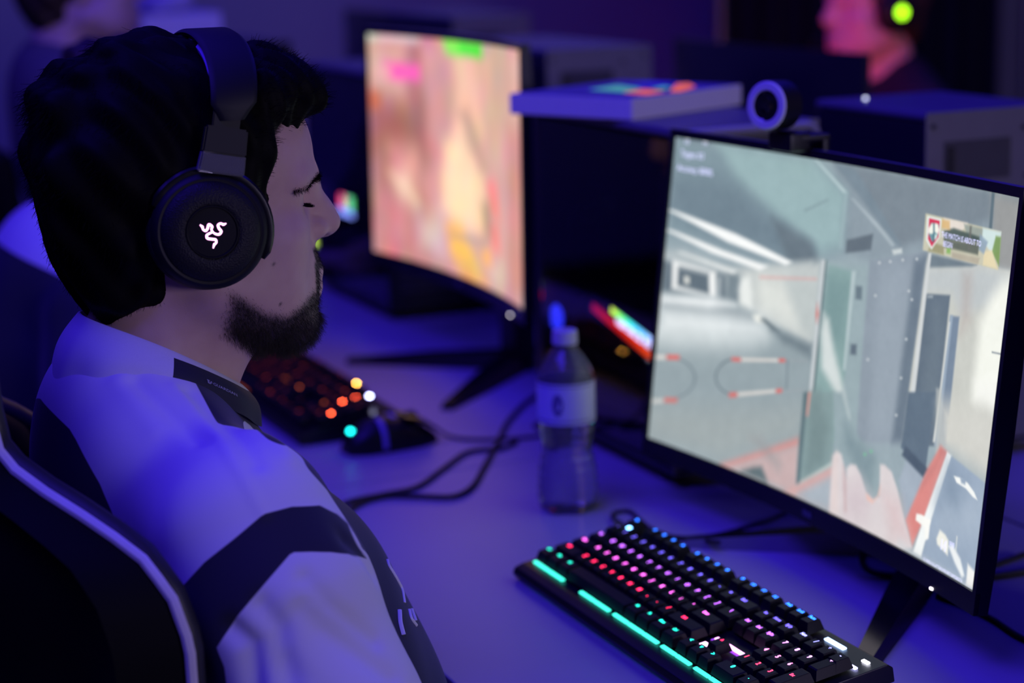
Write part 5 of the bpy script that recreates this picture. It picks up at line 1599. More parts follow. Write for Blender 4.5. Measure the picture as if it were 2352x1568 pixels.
BM_ = beard_mask(q)
mole = np.zeros(len(q))
stub = np.clip(BM_ * 0.95, 0, 1)
scalp = sm(q[:, 2] - np.interp(q[:, 1], [-0.12, -0.06, -0.02, 0.02, 0.05, 0.075, 0.09], [-0.075, -0.06, -0.02, 0.00, 0.055, 0.082, 0.09]), -0.004, 0.008)
stub = np.maximum(stub, scalp)
for c in ((0.0565, 0.0480, -0.0345), (0.0530, 0.0490, -0.0650)):
    i = np.argmin(np.linalg.norm(q - c, axis=1))
    mole = np.maximum(mole, np.clip(1.4 - np.linalg.norm(q - q[i], axis=1) / 0.0017, 0, 0.8))
body = pymesh('body', P_ + OFF, Q_, m_skin, BODY, attrs={'stubble': stub, 'mole': mole})
HP, HQ, HN = P_ + OFF, Q_, N_

# eyes: lowered gaze, mostly covered by the lids
m_eye = mat('eye_white', (0.6, 0.58, 0.58), rough=0.2, noise=0)
m_iris = mat('iris', (0.03, 0.02, 0.015), rough=0.1, noise=0)
for s in (-1, 1):
    c = np.array(HEAD) + OFF + (s * 0.035, 0.0740, 0.0084)
    bm = BM(); bmesh.ops.create_uvsphere(bm, u_segments=24, v_segments=16, radius=0.0122, matrix=Matrix.Translation(c))
    for fc in bm.faces:
        d = (fc.calc_center_median() - Vector(c)).normalized()
        fc.material_index = 1 if d.dot(Vector((0, 0.90, -0.43)).normalized()) > 0.90 else 0
    obj('eye', bm, [m_eye, m_iris], BODY)


# ---- strands: hair, beard, brows and lashes grow as curves from the skin or the hair mass
def strands(name, roots, dirs, length, m, parent, seg=5, rad=0.00022, wave=0.3, droop=0.0, lj=0.5):
    n = len(roots)
    cu = bpy.data.hair_curves.new(name)
    cu.add_curves([seg] * n)
    pts = np.zeros((n, seg, 3))
    d = dirs / np.linalg.norm(dirs, axis=1, keepdims=True)
    L = length * (1 - lj + lj * rng.random(n))[:, None] if np.isscalar(length) else length[:, None] * (1 - lj + lj * rng.random(n))[:, None]
    p = roots.copy()
    for k in range(seg):
        pts[:, k] = p
        d = d + rng.normal(0, wave / seg, d.shape) + np.array([0, 0, -droop / seg])
        d /= np.linalg.norm(d, axis=1, keepdims=True)
        p = p + d * L / (seg - 1)
    M = np.array(wm(parent).inverted())
    pts = pts.reshape(-1, 3) @ M[:3, :3].T + M[:3, 3]
    cu.position_data.foreach_set('vector', pts.astype(np.float32).ravel())
    ra = cu.attributes.new('radius', 'FLOAT', 'POINT')
    ra.data.foreach_set('value', np.tile(np.linspace(rad, rad * 0.35, seg), n).astype(np.float32))
    cu.materials.append(m)
    o = bpy.data.objects.new(name, cu)
    COL.objects.link(o)
    o.parent = parent
    PM[o.name] = wm(parent)
    return o


def sample(P, Q, w, n):
    A = 0.5 * np.linalg.norm(np.cross(P[Q[:, 2]] - P[Q[:, 0]], P[Q[:, 3]] - P[Q[:, 1]]), axis=1) * w
    i = rng.choice(len(Q), n, p=A / A.sum())
    u, v = rng.random(n)[:, None], rng.random(n)[:, None]
    a, b, c, d = (P[Q[i, k]] for k in range(4))
    return (1 - u) * ((1 - v) * a + v * d) + u * ((1 - v) * b + v * c), i


# beard
fw = BM_[HQ].mean(1)
pt, fi = sample(HP, HQ, fw ** 1.6, 11000)
nn = HN[HQ[fi, 0]]
dr = nn * 0.45 + np.array([0, 0.20, -0.80]) + rng.normal(0, 0.22, nn.shape)
zz = pt[:, 2] - HEAD[2]
ln = np.where(zz < -0.085, 0.011, np.where(zz > -0.05, 0.006, 0.007)) * (0.35 + 0.65 * fw[fi])
strands('beard', pt - nn * 0.0006, dr, ln, m_beard, BODY, 4, 0.00010, 0.6, 0.3)
# brows and lashes
H0 = np.array(HEAD) + OFF
from mathutils.bvhtree import BVHTree
FB = BVHTree.FromPolygons([tuple(p) for p in HP], [tuple(int(i) for i in q_) for q_ in HQ])


def on_face(B, off=0.0002):
    out = np.zeros_like(B)
    for i, p in enumerate(B):
        loc, nor, _, _ = FB.find_nearest(Vector(p))
        out[i] = loc + nor * off
    return out


for s in (-1, 1):
    n = 620
    u = rng.random(n)
    base = np.stack([s * (0.012 + 0.045 * u), 0.1080 - 0.038 * u ** 1.5, 0.0225 + 0.0060 * np.sin(u * 2.4) - 0.006 * u + rng.normal(0, 0.0021, n) * (1.1 - 0.6 * u)], -1) + H0
    strands('eyebrow', on_face(base), np.stack([np.full(n, s * 0.9), 0.25 - 0.5 * u, 0.45 - u * 0.8], -1) + rng.normal(0, 0.2, (n, 3)), 0.0062, m_hair, BODY, 4, 0.00011, 0.3)
    n = 160
    u = rng.random(n)
    base = np.stack([s * (0.023 + 0.026 * u), 0.0900 - 0.009 * u, 0.0058 + 0.0010 * u], -1) + H0
    strands('eyelash', on_face(base), np.stack([s * (u - 0.4) * 0.8, np.full(n, 0.9), np.full(n, -0.55)], -1), 0.0095, m_hair, BODY, 4, 0.00016, 0.15, -0.8)

# hair mass
f = Field(axis((-0.115, 0.115, 0.003)), axis((-0.80, -0.475, 0.003)), axis((1.03, 1.33, 0.003)))
hx, hy, hz = HEAD


def hl(x, y, z):
    return (hx + x, hy + y, hz + z)


f.ell(hl(0, -0.018, 0.058), (0.088, 0.106, 0.086), 0.02)
f.ell(hl(0, -0.058, 0.020), (0.078, 0.056, 0.080), 0.03)
f.ell(hl(0, -0.060, -0.040), (0.060, 0.034, 0.046), 0.03)
f.ell(hl(0, 0.040, 0.090), (0.066, 0.058, 0.044), 0.03)
f.cap(hl(-0.030, 0.084, 0.098), hl(0.034, 0.080, 0.096), 0.022, 0.021, 0.02)
f.cap(hl(-0.015, 0.106, 0.100), hl(0.026, 0.100, 0.092), 0.012, 0.011, 0.016)
for s in (-1, 1):
    f.ell(hl(s * 0.066, 0.030, 0.050), (0.016, 0.030, 0.045), 0.015)
    f.cap(hl(s * 0.0715, 0.030, 0.035), hl(s * 0.0700, 0.024, -0.006), 0.010, 0.005, 0.012)
for c, r in (((-0.02, -0.030, 0.121), 0.026), ((0.030, -0.052, 0.117), 0.024), ((0.020, -0.090, 0.090), 0.026), ((-0.03, -0.085, 0.10), 0.024), ((0.04, 0.05, 0.100), 0.022), ((0.045, -0.092, 0.050), 0.022), ((-0.015, 0.05, 0.106), 0.022), ((0.03, -0.090, 0.005), 0.018)):
    f.ell(hl(*c), (r, r * 1.15, r * 0.9), 0.02)
# bare forehead, temples and cheeks
f.ell(hl(0, 0.135, 0.036), (0.075, 0.062, 0.064), 0.005, 'cut')
for s in (-1, 1):
    f.ell(hl(s * 0.085, 0.094, 0.036), (0.055, 0.046, 0.062), 0.005, 'cut')
    f.ell(hl(s * 0.085, 0.055, -0.035), (0.05, 0.045, 0.032), 0.006, 'cut')
f.chain([hl(0.098 * math.cos(math.pi * i / 12), 0.022 + 0.012 * math.sin(math.pi * i / 12), 0.084 + 0.056 * math.sin(math.pi * i / 12) ** 0.85) for i in range(13)], [0.017] * 13, 0.012, 'cut')
HmP, HmQ = f.mesh()
HmN = vnorm(HmP, HmQ)
qh = HmP - np.array(HEAD)
amp = 0.0022 * (np.sin(qh[:, 0] * 210 + 60 * qh[:, 2]) + np.sin(qh[:, 1] * 150 + 110 * qh[:, 2] + 1.3) + 0.7 * np.sin(qh[:, 0] * 330 - 240 * qh[:, 1]))
HmP = HmP + HmN * amp[:, None]
HmP = HmP + OFF
HmN = vnorm(HmP, HmQ)
hair = pymesh('hair', HmP, HmQ, m_hair, BODY)
pt, fi = sample(HmP, HmQ, np.ones(len(HmQ)), 11000)
nn = HmN[HmQ[fi, 0]]
ql = pt - H0
flow = np.where((ql[:, 1] > 0.03)[:, None], np.array([0.25, 0.75, 0.35]), np.array([0.0, -0.65, -0.55]))
flow = np.where((ql[:, 2] < 0.02)[:, None], np.array([0.0, -0.25, -0.95]), flow)
dr = nn * 0.24 + flow * 0.9 + rng.normal(0, 0.18, nn.shape)
ln = np.where(ql[:, 2] < -0.03, 0.008, np.where(ql[:, 2] > 0.08, 0.018, 0.012))
ln = np.where(ql[:, 1] > 0.05, 0.012, ln)
ln = np.where((ql[:, 1] > 0.0) & (ql[:, 2] < 0.06), 0.007, ln)
strands('hair_strands', pt - nn * 0.003, dr, ln, m_hair, hair, 5, 0.00022, 0.7, 0.25)
# ---------------------------------------------------------------- the jersey
f = jersey_field()
JP, JQ = f.mesh()
JP = lap(JP, JQ, 2)
JN = vnorm(JP, JQ)


def seg_d(P, a, b):
    a, b = np.array(a), np.array(b)
    t = np.clip(((P - a) @ (b - a)) / ((b - a) @ (b - a)), 0, 1)
    return np.linalg.norm(P - a - t[:, None] * (b - a), axis=1), t


def path_d(P, pts):
    d = np.full(len(P), 9.0)
    for a, b in zip(pts, pts[1:]):
        d = np.minimum(d, seg_d(P, a, b)[0])
    return d


# seams and pull folds (path on the body, half width, height), the same on both sides
SEAM = [(0.0918, -0.6848, 1.0286), (0.116, -0.6781, 1.0174), (0.1484, -0.674, 1.0069), (0.1999, -0.6726, 0.9952), (0.2222, -0.6669, 0.9785), (0.2353, -0.6605, 0.9598)]
FOLDS = [(SEAM, 0.0045, 0.0016),
         ([(0.080, -0.712, 1.033), (0.110, -0.700, 1.019), (0.134, -0.690, 1.007), (0.165, -0.684, 1.000)], 0.007, -0.0035),
         ([(0.070, -0.722, 1.030), (0.100, -0.715, 1.014), (0.125, -0.708, 1.000)], 0.008, 0.0020),
         ([(0.096, -0.672, 1.025), (0.128, -0.661, 1.011), (0.185, -0.658, 1.003), (0.210, -0.656, 0.992)], 0.007, -0.0028),
         ([(0.160, -0.640, 1.000), (0.200, -0.628, 0.992)], 0.010, 0.0030),
         ([(0.255, -0.695, 0.885), (0.264, -0.683, 0.874), (0.270, -0.680, 0.800)], 0.009, -0.0050),
         ([(0.262, -0.672, 0.900), (0.271, -0.664, 0.886), (0.284, -0.657, 0.820)], 0.009, -0.0045),
         ([(0.262, -0.640, 0.915), (0.271, -0.625, 0.896), (0.270, -0.592, 0.863)], 0.007, -0.0030),
         ([(0.268, -0.645, 0.895), (0.276, -0.633, 0.882), (0.284, -0.585, 0.837)], 0.009, -0.0040),
         ([(0.270, -0.655, 0.870), (0.286, -0.62, 0.83), (0.288, -0.590, 0.80)], 0.010, 0.0030),
         ([(0.205, -0.640, 0.945), (0.235, -0.600, 0.930), (0.230, -0.575, 0.900)], 0.008, -0.0030)]
disp = np.zeros(len(JP))
for pts, wd, hh in FOLDS:
    for s in (1, -1):
        d = path_d(JP * (s, 1, 1), pts)
        disp += hh * np.exp(-(d / wd) ** 2)
g = JP
disp += 0.0016 * np.sin(g[:, 0] * 38 + g[:, 2] * 55 + 2 * np.sin(g[:, 1] * 30)) * np.sin(g[:, 1] * 41 + 0.7) * sm(0.93 - g[:, 2], 0, 0.1)
JP = JP + JN * disp[:, None]

# navy panels: outlines on a flat pattern seen square to the rear of the shoulder, mirrored left and right
E1 = np.array((0.4002, 0.9164, 0.0))
EV = np.array((0.897, -0.392, 0.204))
E2 = np.cross(EV, E1)
E2 = E2 / np.linalg.norm(E2)
E2 = E2 if E2[2] > 0 else -E2


def flat(P):
    P = np.atleast_2d(np.asarray(P, float))
    return np.stack([P @ E1, P @ E2], -1)


BAND = [(0.2108, -0.7165, 0.9072), (0.2271, -0.7035, 0.928), (0.236, -0.6825, 0.9453), (0.2359, -0.6607, 0.9599), (0.232, -0.638, 0.9612), (0.2228, -0.6136, 0.9563), (0.2165, -0.5984, 0.9457), (0.2097, -0.5879, 0.9356), (0.2170, -0.5830, 0.9200), (0.2236, -0.5792, 0.910), (0.2444, -0.6007, 0.923), (0.2511, -0.6161, 0.9286), (0.2538, -0.6317, 0.9321), (0.2537, -0.6463, 0.9339), (0.2592, -0.6719, 0.9129), (0.2542, -0.6891, 0.893), (0.2432, -0.7028, 0.8678), (0.2474, -0.699, 0.8546), (0.250, -0.695, 0.780), (0.16, -0.735, 0.780), (0.190, -0.722, 0.880)]  # lower end under the arm: navy cloth and chair shade drawn as one
BACK = [(0.0, -0.775, 1.012), (0.0304, -0.7685, 1.0050), (0.0625, -0.7617, 0.9972), (0.075, -0.7597, 0.9911), (0.108, -0.7503, 0.9632), (0.1228, -0.7403, 0.9295), (0.1288, -0.7357, 0.9046), (0.1378, -0.7335, 0.8689), (0.1385, -0.7308, 0.8337), (0.15, -0.73, 0.60), (0.0, -0.78, 0.60), (-0.12, -0.86, 0.75), (-0.1, -0.86, 0.95)]
JA = JP * (1, 1, 1)
JA[:, 0] = np.abs(JA[:, 0])
fl = flat(JA)
panel = np.full(len(JP), 1.0)
for pg in (BAND,):
    c = flat(pg)
    panel = np.minimum(panel, poly_sd(fl[:, 0], fl[:, 1], c))
JB = JP * (1, 1, 1)
JB[:, 0] = np.where(JP[:, 0] < 0, -2.2 * JP[:, 0], JP[:, 0])
flb = flat(JB)
panel = np.minimum(panel, poly_sd(flb[:, 0], flb[:, 1], flat(BACK)))
yb = np.interp(JP[:, 2], [0.70, 0.83, 0.85, 0.88, 0.91, 0.94, 0.96, 0.98, 0.99, 1.0, 1.05], [-0.555, -0.569, -0.571, -0.576, -0.579, -0.590, -0.600, -0.6155, -0.626, -0.640, -0.645])
yb = yb + 0.010 * np.exp(-((JA[:, 0] - 0.188) / 0.012) ** 2 - ((JP[:, 2] - 0.990) / 0.008) ** 2)
yb = yb - 0.022 * sm(0.150 - JA[:, 0], 0, 0.02) * sm(JP[:, 2], 0.985, 0.995)
front = np.maximum(yb - JP[:, 1], JA[:, 0] - np.interp(JP[:, 2], [0.80, 0.90, 0.93, 0.95], [0.200, 0.205, 0.235, 0.270]))
panel = np.minimum(panel, front)
inner = np.maximum(JA[:, 0] - np.interp(JP[:, 2], [0.80, 0.88, 0.93, 0.97], [0.195, 0.190, 0.180, 0.160]), np.maximum(-0.615 - JP[:, 1], JP[:, 2] - 0.975))
panel = np.minimum(panel, inner)
jersey = pymesh('jersey', JP + OFF, JQ, m_jersey, BODY, attrs={'panel': panel})

from mathutils.bvhtree import BVHTree
JBVH = BVHTree.FromPolygons([tuple(p) for p in JP], [tuple(int(i) for i in q) for q in JQ])


def on_jersey(p, off=0.0008):
    loc, nor, _, _ = JBVH.find_nearest(Vector(p))
    return loc + nor * off + Vector(OFF)


bm = BM()
for pts, w_ in (([(0.0707, -0.509, 0.8544), (0.0778, -0.5099, 0.8509), (0.0795, -0.5062, 0.8432), (0.079, -0.503, 0.836), (0.0784, -0.4997, 0.8296), (0.0931, -0.5038, 0.8279), (0.102, -0.5065, 0.8258)], 0.0011),
                ([(0.118, -0.518, 0.826), (0.1275, -0.5206, 0.8208), (0.1322, -0.5214, 0.8169), (0.1373, -0.5217, 0.8119)], 0.0020), ([(0.10, -0.505, 0.818), (0.108, -0.508, 0.812), (0.104, -0.503, 0.803)], 0.0012), ([(0.085, -0.498, 0.812), (0.098, -0.500, 0.806)], 0.0014)):
    pp = [on_jersey(p) for p in smooth_path(pts, 5)]
    tube(bm, pp, w_, 6, flat=0.35)
obj('chest_print', bm, m_print_white, jersey)


# ---- stand collar with a navy front panel and its small lettering
def collar_pt(a, v, out=0.0):
    """a = 0 at the throat, 90 deg at the right, 180 at the nape; v = 0 bottom .. 1 top"""
    sa, ca = math.sin(a), math.cos(a)
    bot = np.array((0.081 * sa, -0.677 + 0.083 * ca, 1.002 - 0.030 * ca + 0.022 * sa * sa))
    top = np.array((0.0645 * sa, -0.671 + 0.0645 * ca, 1.0385 - 0.0355 * ca + 0.008 * sa * sa))
    p = bot * (1 - v) + top * v
    k = 0.0045 * math.sin(math.pi * v) + 0.0012 * math.sin(9 * a) * (1 - v)
    return p + np.array((sa, ca, 0)) * (k + out) + OFF


NA, NVv = 144, 14
bm = BM()
A_EDGE = R(95)
grid = []
for i in range(NA):
    a = 2 * math.pi * i / NA
    col_ = []
    for j in range(NVv + 1):
        v = -0.18 + 1.18 * j / NVv
        col_.append(bm.verts.new(collar_pt(a, v, 0.0)))
    for j in range(NVv, -1, -1):
        v = -0.10 + 1.10 * j / NVv
        col_.append(bm.verts.new(collar_pt(a, v, -0.0026 if j < NVv else -0.0022)))
    grid.append(col_)
for i in range(NA):
    a0 = 2 * math.pi * i / NA
    ac = a0 + math.pi / NA
    ac = ac if ac < math.pi else 2 * math.pi - ac
    A, B = grid[i], grid[(i + 1) % NA]
    for j in range(2 * NVv + 1):
        fc = bm.faces.new((A[j], B[j], B[j + 1], A[j + 1]))
        v = -0.18 + 1.18 * (j + 0.5) / NVv
        fc.material_index = 1 if (ac < A_EDGE and j < NVv and v < 0.80) else 0
m_rib = mat('collar_rib', (0.66, 0.66, 0.72), rough=0.8, noise=0.05, nscale=700, sheen=0.15)
collar = obj('collar', bm, [m_rib, m_navy], BODY, sharp=60)
bm = BM()


def on_collar(x, y):
    return Vector(collar_pt(R(63) - x * 0.62 / 0.079, 0.38 + y * 0.62 / 0.034 - 0.02 * x / 0.01, 0.0007))


put_text(bm, 'GUARDIAN', 0.0050, on_collar, 0, 1.02)
for x0, x1, y0, y1 in ((-0.0265, -0.0255, -0.001, 0.005), (-0.0235, -0.0225, -0.001, 0.003), (-0.0265, -0.0225, -0.001, 0.0), (-0.0275, -0.0235, 0.0042, 0.0052), (-0.0215, -0.0205, 0.001, 0.005), (-0.0255, -0.0240, 0.0012, 0.0024)):
    bm.faces.new([bm.verts.new(on_collar(x, y)) for x, y in ((x0, y0), (x1, y0), (x1, y1), (x0, y1))])
tag(obj('collar_lettering', bm, mat('lettering_pale', (0.42, 0.40, 0.62), rough=0.6, noise=0), collar, recalc=False), 'small pale lettering GUARDIAN')

# trousers and shoes (below the desk)
f = Field(axis((-0.26, 0.26, 0.009)), axis((-0.80, 0.0, 0.009)), axis((0.06, 0.70, 0.009)))
f.ell((0, -0.620, 0.590), (0.180, 0.140, 0.115), 0.04)
for s in (-1, 1):
    f.chain([(s * 0.085, -0.600, 0.545), (s * 0.110, -0.380, 0.540), (s * 0.115, -0.180, 0.530), (s * 0.115, -0.150, 0.400), (s * 0.115, -0.130, 0.250), (s * 0.115, -0.115, 0.115)], [0.095, 0.082, 0.062, 0.060, 0.056, 0.052], 0.03)
TP, TQ = f.mesh()
pymesh('trousers', TP + OFF, TQ, m_pants, BODY)
for s in (-1, 1):
    f = Field(axis((s * 0.115 - 0.06, s * 0.115 + 0.06, 0.006)), axis((-0.19, 0.08, 0.006)), axis((-0.02, 0.13, 0.006)))
    f.ell((s * 0.115, -0.060, 0.045), (0.046, 0.110, 0.040), 0.02)
    f.ell((s * 0.115, -0.120, 0.070), (0.040, 0.050, 0.045), 0.02)
    f.op(lambda X, Y, Z: (Z - 0.0) + 0 * X + 0 * Y, (-9, -9, -9), (9, 9, 9), 0.004, 'cut')
    SP, SQ = f.mesh()
    pymesh('shoe', SP + OFF, SQ, m_shoe, BODY)
# ---------------------------------------------------------------- headset
m_hs = mat('headset_black', (0.006, 0.006, 0.008), rough=0.55, spec=0.35)
m_hs_gloss = mat('headset_gloss', (0.005, 0.005, 0.006), rough=0.3, spec=0.25)
m_leather = mat('cushion_leather', (0.012, 0.012, 0.014), rough=0.6, bump=0.2, bscale=200)
m_band_in = mat('headband_inner_pad', (0.30, 0.18, 0.52), rough=0.75)
m_clear = mat('clear_acrylic', (0.85, 0.85, 0.92), rough=0.06, trans=0.85, ior=1.45)
m_logo = mat('logo_light', (0.9, 0.9, 0.9), emit=(1.0, 0.90, 0.97), strength=2.2, noise=0)
m_logo_glow = mat('logo_outline_light', (0.9, 0.5, 0.8), emit=rgb(255, 120, 214), strength=1.0, noise=0)


def mesh_grille(m):
    nt = m.node_tree
    p = nt.nodes['Principled BSDF']
    tc = nt.nodes.new('ShaderNodeTexCoord')
    v = nt.nodes.new('ShaderNodeTexVoronoi')
    v.inputs['Scale'].default_value = 850
    nt.links.new(tc.outputs['Object'], v.inputs['Vector'])
    b = nt.nodes.new('ShaderNodeBump'); b.inputs['Strength'].default_value = 0.35; b.inputs['Distance'].default_value = 0.0012
    nt.links.new(v.outputs['Distance'], b.inputs['Height']); nt.links.new(b.outputs['Normal'], p.inputs['Normal'])


m_grille = mat('grille_mesh', (0.010, 0.010, 0.011), rough=0.5, spec=0.3)
mesh_grille(m_grille)

EAR = Vector((0.05, -0.650, 1.1465))
HSET = thing('headset', 'black gaming headset with a glowing three-snake emblem on the cup, worn by the front player', 'headset', EAR + Vector((0, 0, 0)))


def cup_frame(s):
    ax = Vector((s * 1.0, -0.10, 0.06)).normalized()
    up = (Vector((0, 0.10, 1)) - ax * Vector((0, 0.10, 1)).dot(ax)).normalized()
    xx = up.cross(ax)
    return frame(EAR + Vector((s * 0.086, 0, 0)), xx, up, ax)


# the emblem: three snakes curling out of the centre
SN = [([(-0.02, 0.03), (-0.16, 0.10), (-0.20, 0.34), (-0.02, 0.50), (0.0, 0.50)], 0)]


def snake(bm, pts, rot, w, M, mir, grow=0.0, dz=0.0):
    P = smooth_path([(p[0], p[1], 0) for p in pts], 8)
    L = len(P)
    ring = []
    for i, p in enumerate(P):
        a = P[max(i - 1, 0)]
        b = P[min(i + 1, L - 1)]
        t = (b - a).normalized()
        n = Vector((-t.y, t.x, 0))
        u = i / (L - 1)
        ww = w * (0.75 + 0.5 * math.sin(math.pi * min(u * 1.15, 1)) if u < 0.80 else float(np.interp(u, [0.80, 0.86, 0.93, 1.0], [0.95, 1.35, 0.85, 0.35]))) + grow
        ring.append((p + n * ww, p - n * ww))
    c, s = math.cos(rot), math.sin(rot)
    T = lambda q: M @ Vector(((q.x * c - q.y * s) * 0.0092 * mir, (q.x * s + q.y * c) * 0.0092, dz))
    vs = [(bm.verts.new(T(a)), bm.verts.new(T(b))) for a, b in ring]
    for A, B in zip(vs, vs[1:]):
        bm.faces.new((A[0], B[0], B[1], A[1]))


SNAKES = [([(0.02, 0.02), (-0.10, 0.22), (-0.05, 0.46), (-0.32, 0.62), (-0.42, 0.30), (-0.56, 0.10), (-0.78, 0.20), (-0.86, 0.42), (-1.06, 0.58)], 0),
          ([(0.02, 0.0), (0.26, -0.14), (0.56, -0.16), (0.72, 0.08), (0.52, 0.34), (0.44, 0.60), (0.66, 0.74), (0.88, 0.66), (1.12, 0.76)], 0),
          ([(0.0, 0.0), (-0.18, -0.08), (-0.46, -0.26), (-0.40, -0.52), (0.0, -0.58), (0.28, -0.62), (0.34, -0.86), (0.18, -1.02), (0.10, -1.34)], 0)]
for s in (1, -1):
    M = cup_frame(s)
    bm = BM()
    lathe(bm, [(0.024, -0.014), (0.036, -0.016), (0.0455, -0.012), (0.0470, -0.004), (0.0455, 0.003), (0.040, 0.0065), (0.026, 0.006), (0.022, 0.0), (0.024, -0.014)], 56, M)
    cush = obj('ear_cushion', bm, m_leather, HSET)
    bm = BM()
    lathe(bm, [(0.0, 0.004), (0.0430, 0.004), (0.0452, 0.007), (0.0450, 0.0130), (0.0425, 0.0170), (0.0405, 0.0180), (0.0385, 0.0176), (0.0, 0.0150)], 64, M)
    cup = obj('ear_cup', bm, m_hs, HSET)
    bm = BM()
    lathe(bm, [(0.0385, 0.0176), (0.0370, 0.0205), (0.0320, 0.0238), (0.0250, 0.0250), (0.0215, 0.0246), (0.0200, 0.0238), (0.0200, 0.020)], 64, M)
    obj('grille', bm, m_grille, cup)
    bm = BM()
    lathe(bm, [(0.0205, 0.0244), (0.0200, 0.0254), (0.0192, 0.0254), (0.0186, 0.0238), (0.0, 0.0238)], 56, M)
    obj('disc', bm, m_hs_gloss, cup)
    bm = BM()
    for pts, ro in SNAKES:
        snake(bm, pts, ro, 0.066, M, 1, 0.0, 0.0243)
    lg = obj('emblem', bm, m_logo, cup, recalc=False)
    tag(lg, 'glowing three-snake emblem')
    bm = BM()
    for pts, ro in SNAKES:
        snake(bm, pts, ro, 0.066, M, 1, 0.034, 0.0241)
    obj('emblem_outline', bm, m_logo_glow, lg, recalc=False)
    # yoke round the cup rim and the hinge block above it
    bm = BM()
    pts = [M @ Vector((0.0452 * math.sin(R(a)), 0.0452 * math.cos(R(a)), 0.0105)) for a in range(-68, 120, 8)]
    tube(bm, pts, [0.0022] + [0.0034] * (len(pts) - 2) + [0.0020], 8, flat=1.5)
    obj('yoke', bm, m_hs_gloss, HSET)

    def up(a, zc):      # points going up the side of the head: height over the ear, lateral distance
        return EAR + Vector((s * zc, 0.020 * (a / 0.10), a))
    bm = BM()
    pth = [(0.044, 0.0995), (0.060, 0.1010)]
    q0, q1 = up(*pth[0]), up(*pth[1])

    def slab(bm, a, b, wa, wb, th, bev=0.002):
        d = (b - a).normalized()
        w_ = Vector((0, 1, 0))
        w_ = (w_ - d * w_.dot(d)).normalized()
        n = d.cross(w_)
        t_ = bmesh.new()
        va = [t_.verts.new(a + w_ * sx * wa / 2 + n * sn * th / 2) for sx, sn in ((-1, -1), (1, -1), (1, 1), (-1, 1))]
        vb = [t_.verts.new(b + w_ * sx * wb / 2 + n * sn * th / 2) for sx, sn in ((-1, -1), (1, -1), (1, 1), (-1, 1))]
        for k in range(4):
            t_.faces.new((va[k], va[(k + 1) % 4], vb[(k + 1) % 4], vb[k]))
        t_.faces.new(list(reversed(va))); t_.faces.new(vb)
        bmesh.ops.recalc_face_normals(t_, faces=t_.faces)
        bmesh.ops.bevel(t_, geom=t_.edges[:], offset=bev, segments=2, affect='EDGES')
        merge(bm, t_)
    slab(bm, q0, q1, 0.0375, 0.0350, 0.0065, 0.0012)
    obj('hinge_cover', bm, m_clear, HSET)
    bm = BM(); slab(bm, up(0.046, 0.0965), up(0.061, 0.0985), 0.030, 0.029, 0.004, 0.001); slab(bm, up(0.0585, 0.1010), up(0.0790, 0.1000), 0.0350, 0.0330, 0.0075, 0.0015)
    obj('hinge', bm, m_hs, HSET)
    bm = BM(); slab(bm, up(0.072, 0.0985), up(0.100, 0.0955), 0.0215, 0.0215, 0.0032, 0.0008); obj('slider', bm, m_hs, HSET)

# headband arch: outer shell and the pad under it
bm = BM(); bm2 = BM()


def arch(t, off):
    a = math.pi * t
    x = 0.0925 * math.cos(a)
    z = 0.084 + 0.056 * math.sin(a) ** 0.85
    n = Vector((math.cos(a), 0, math.sin(a)))
    p = Vector((x, 0.020 * z / 0.10 + 0.004, z)) + n * off
    return EAR + p, n


NT = 40
for B, o0, o1, wd0, t0, t1 in ((bm, 0.004, 0.0095, 0.0355, 0.0, 1.0), (bm2, -0.0045, 0.0042, 0.0330, 0.16, 0.84)):
    rings = []
    for i in range(NT + 1):
        t = t0 + (t1 - t0) * i / NT
        wd = wd0 * (1 - 0.10 * abs(2 * t - 1) ** 3)
        (p0, n), (p1, _) = arch(t, o0), arch(t, o1)
        e = 0.5 + 0.5 * min(1, min(i, NT - i) / 2)
        hw = wd / 2 * e
        rings.append([B.verts.new(p) for p in (p0 + Vector((0, -hw, 0)), p0 + Vector((0, hw, 0)), p0.lerp(p1, 0.5) + Vector((0, hw + 0.0015, 0)), p1 + Vector((0, hw - 0.003, 0)), p1 + Vector((0, -hw + 0.003, 0)), p0.lerp(p1, 0.5) + Vector((0, -hw - 0.0015, 0)))])
    for A, C in zip(rings, rings[1:]):
        for k in range(6):
            B.faces.new((A[k], A[(k + 1) % 6], C[(k + 1) % 6], C[k]))
    B.faces.new(rings[0]); B.faces.new(list(reversed(rings[-1])))
hb = obj('headband', bm, m_hs, HSET, sharp=50)
obj('headband_pad', bm2, m_band_in, HSET, sharp=60)

# ---------------------------------------------------------------- gaming chair
m_pu = mat('chair_black_leather', (0.004, 0.004, 0.005), rough=0.65, spec=0.1, bump=0.15, bscale=260)
m_pipe = mat('chair_white_piping', (0.66, 0.62, 0.72), rough=0.5)
m_bolster = mat('chair_grey_leather', (0.022, 0.023, 0.026), rough=0.5, bump=0.15, bscale=260)
CH = thing('gaming_chair', 'black gaming chair with white piping, behind the front player', 'chair', (0.05, -0.62, 0.0))
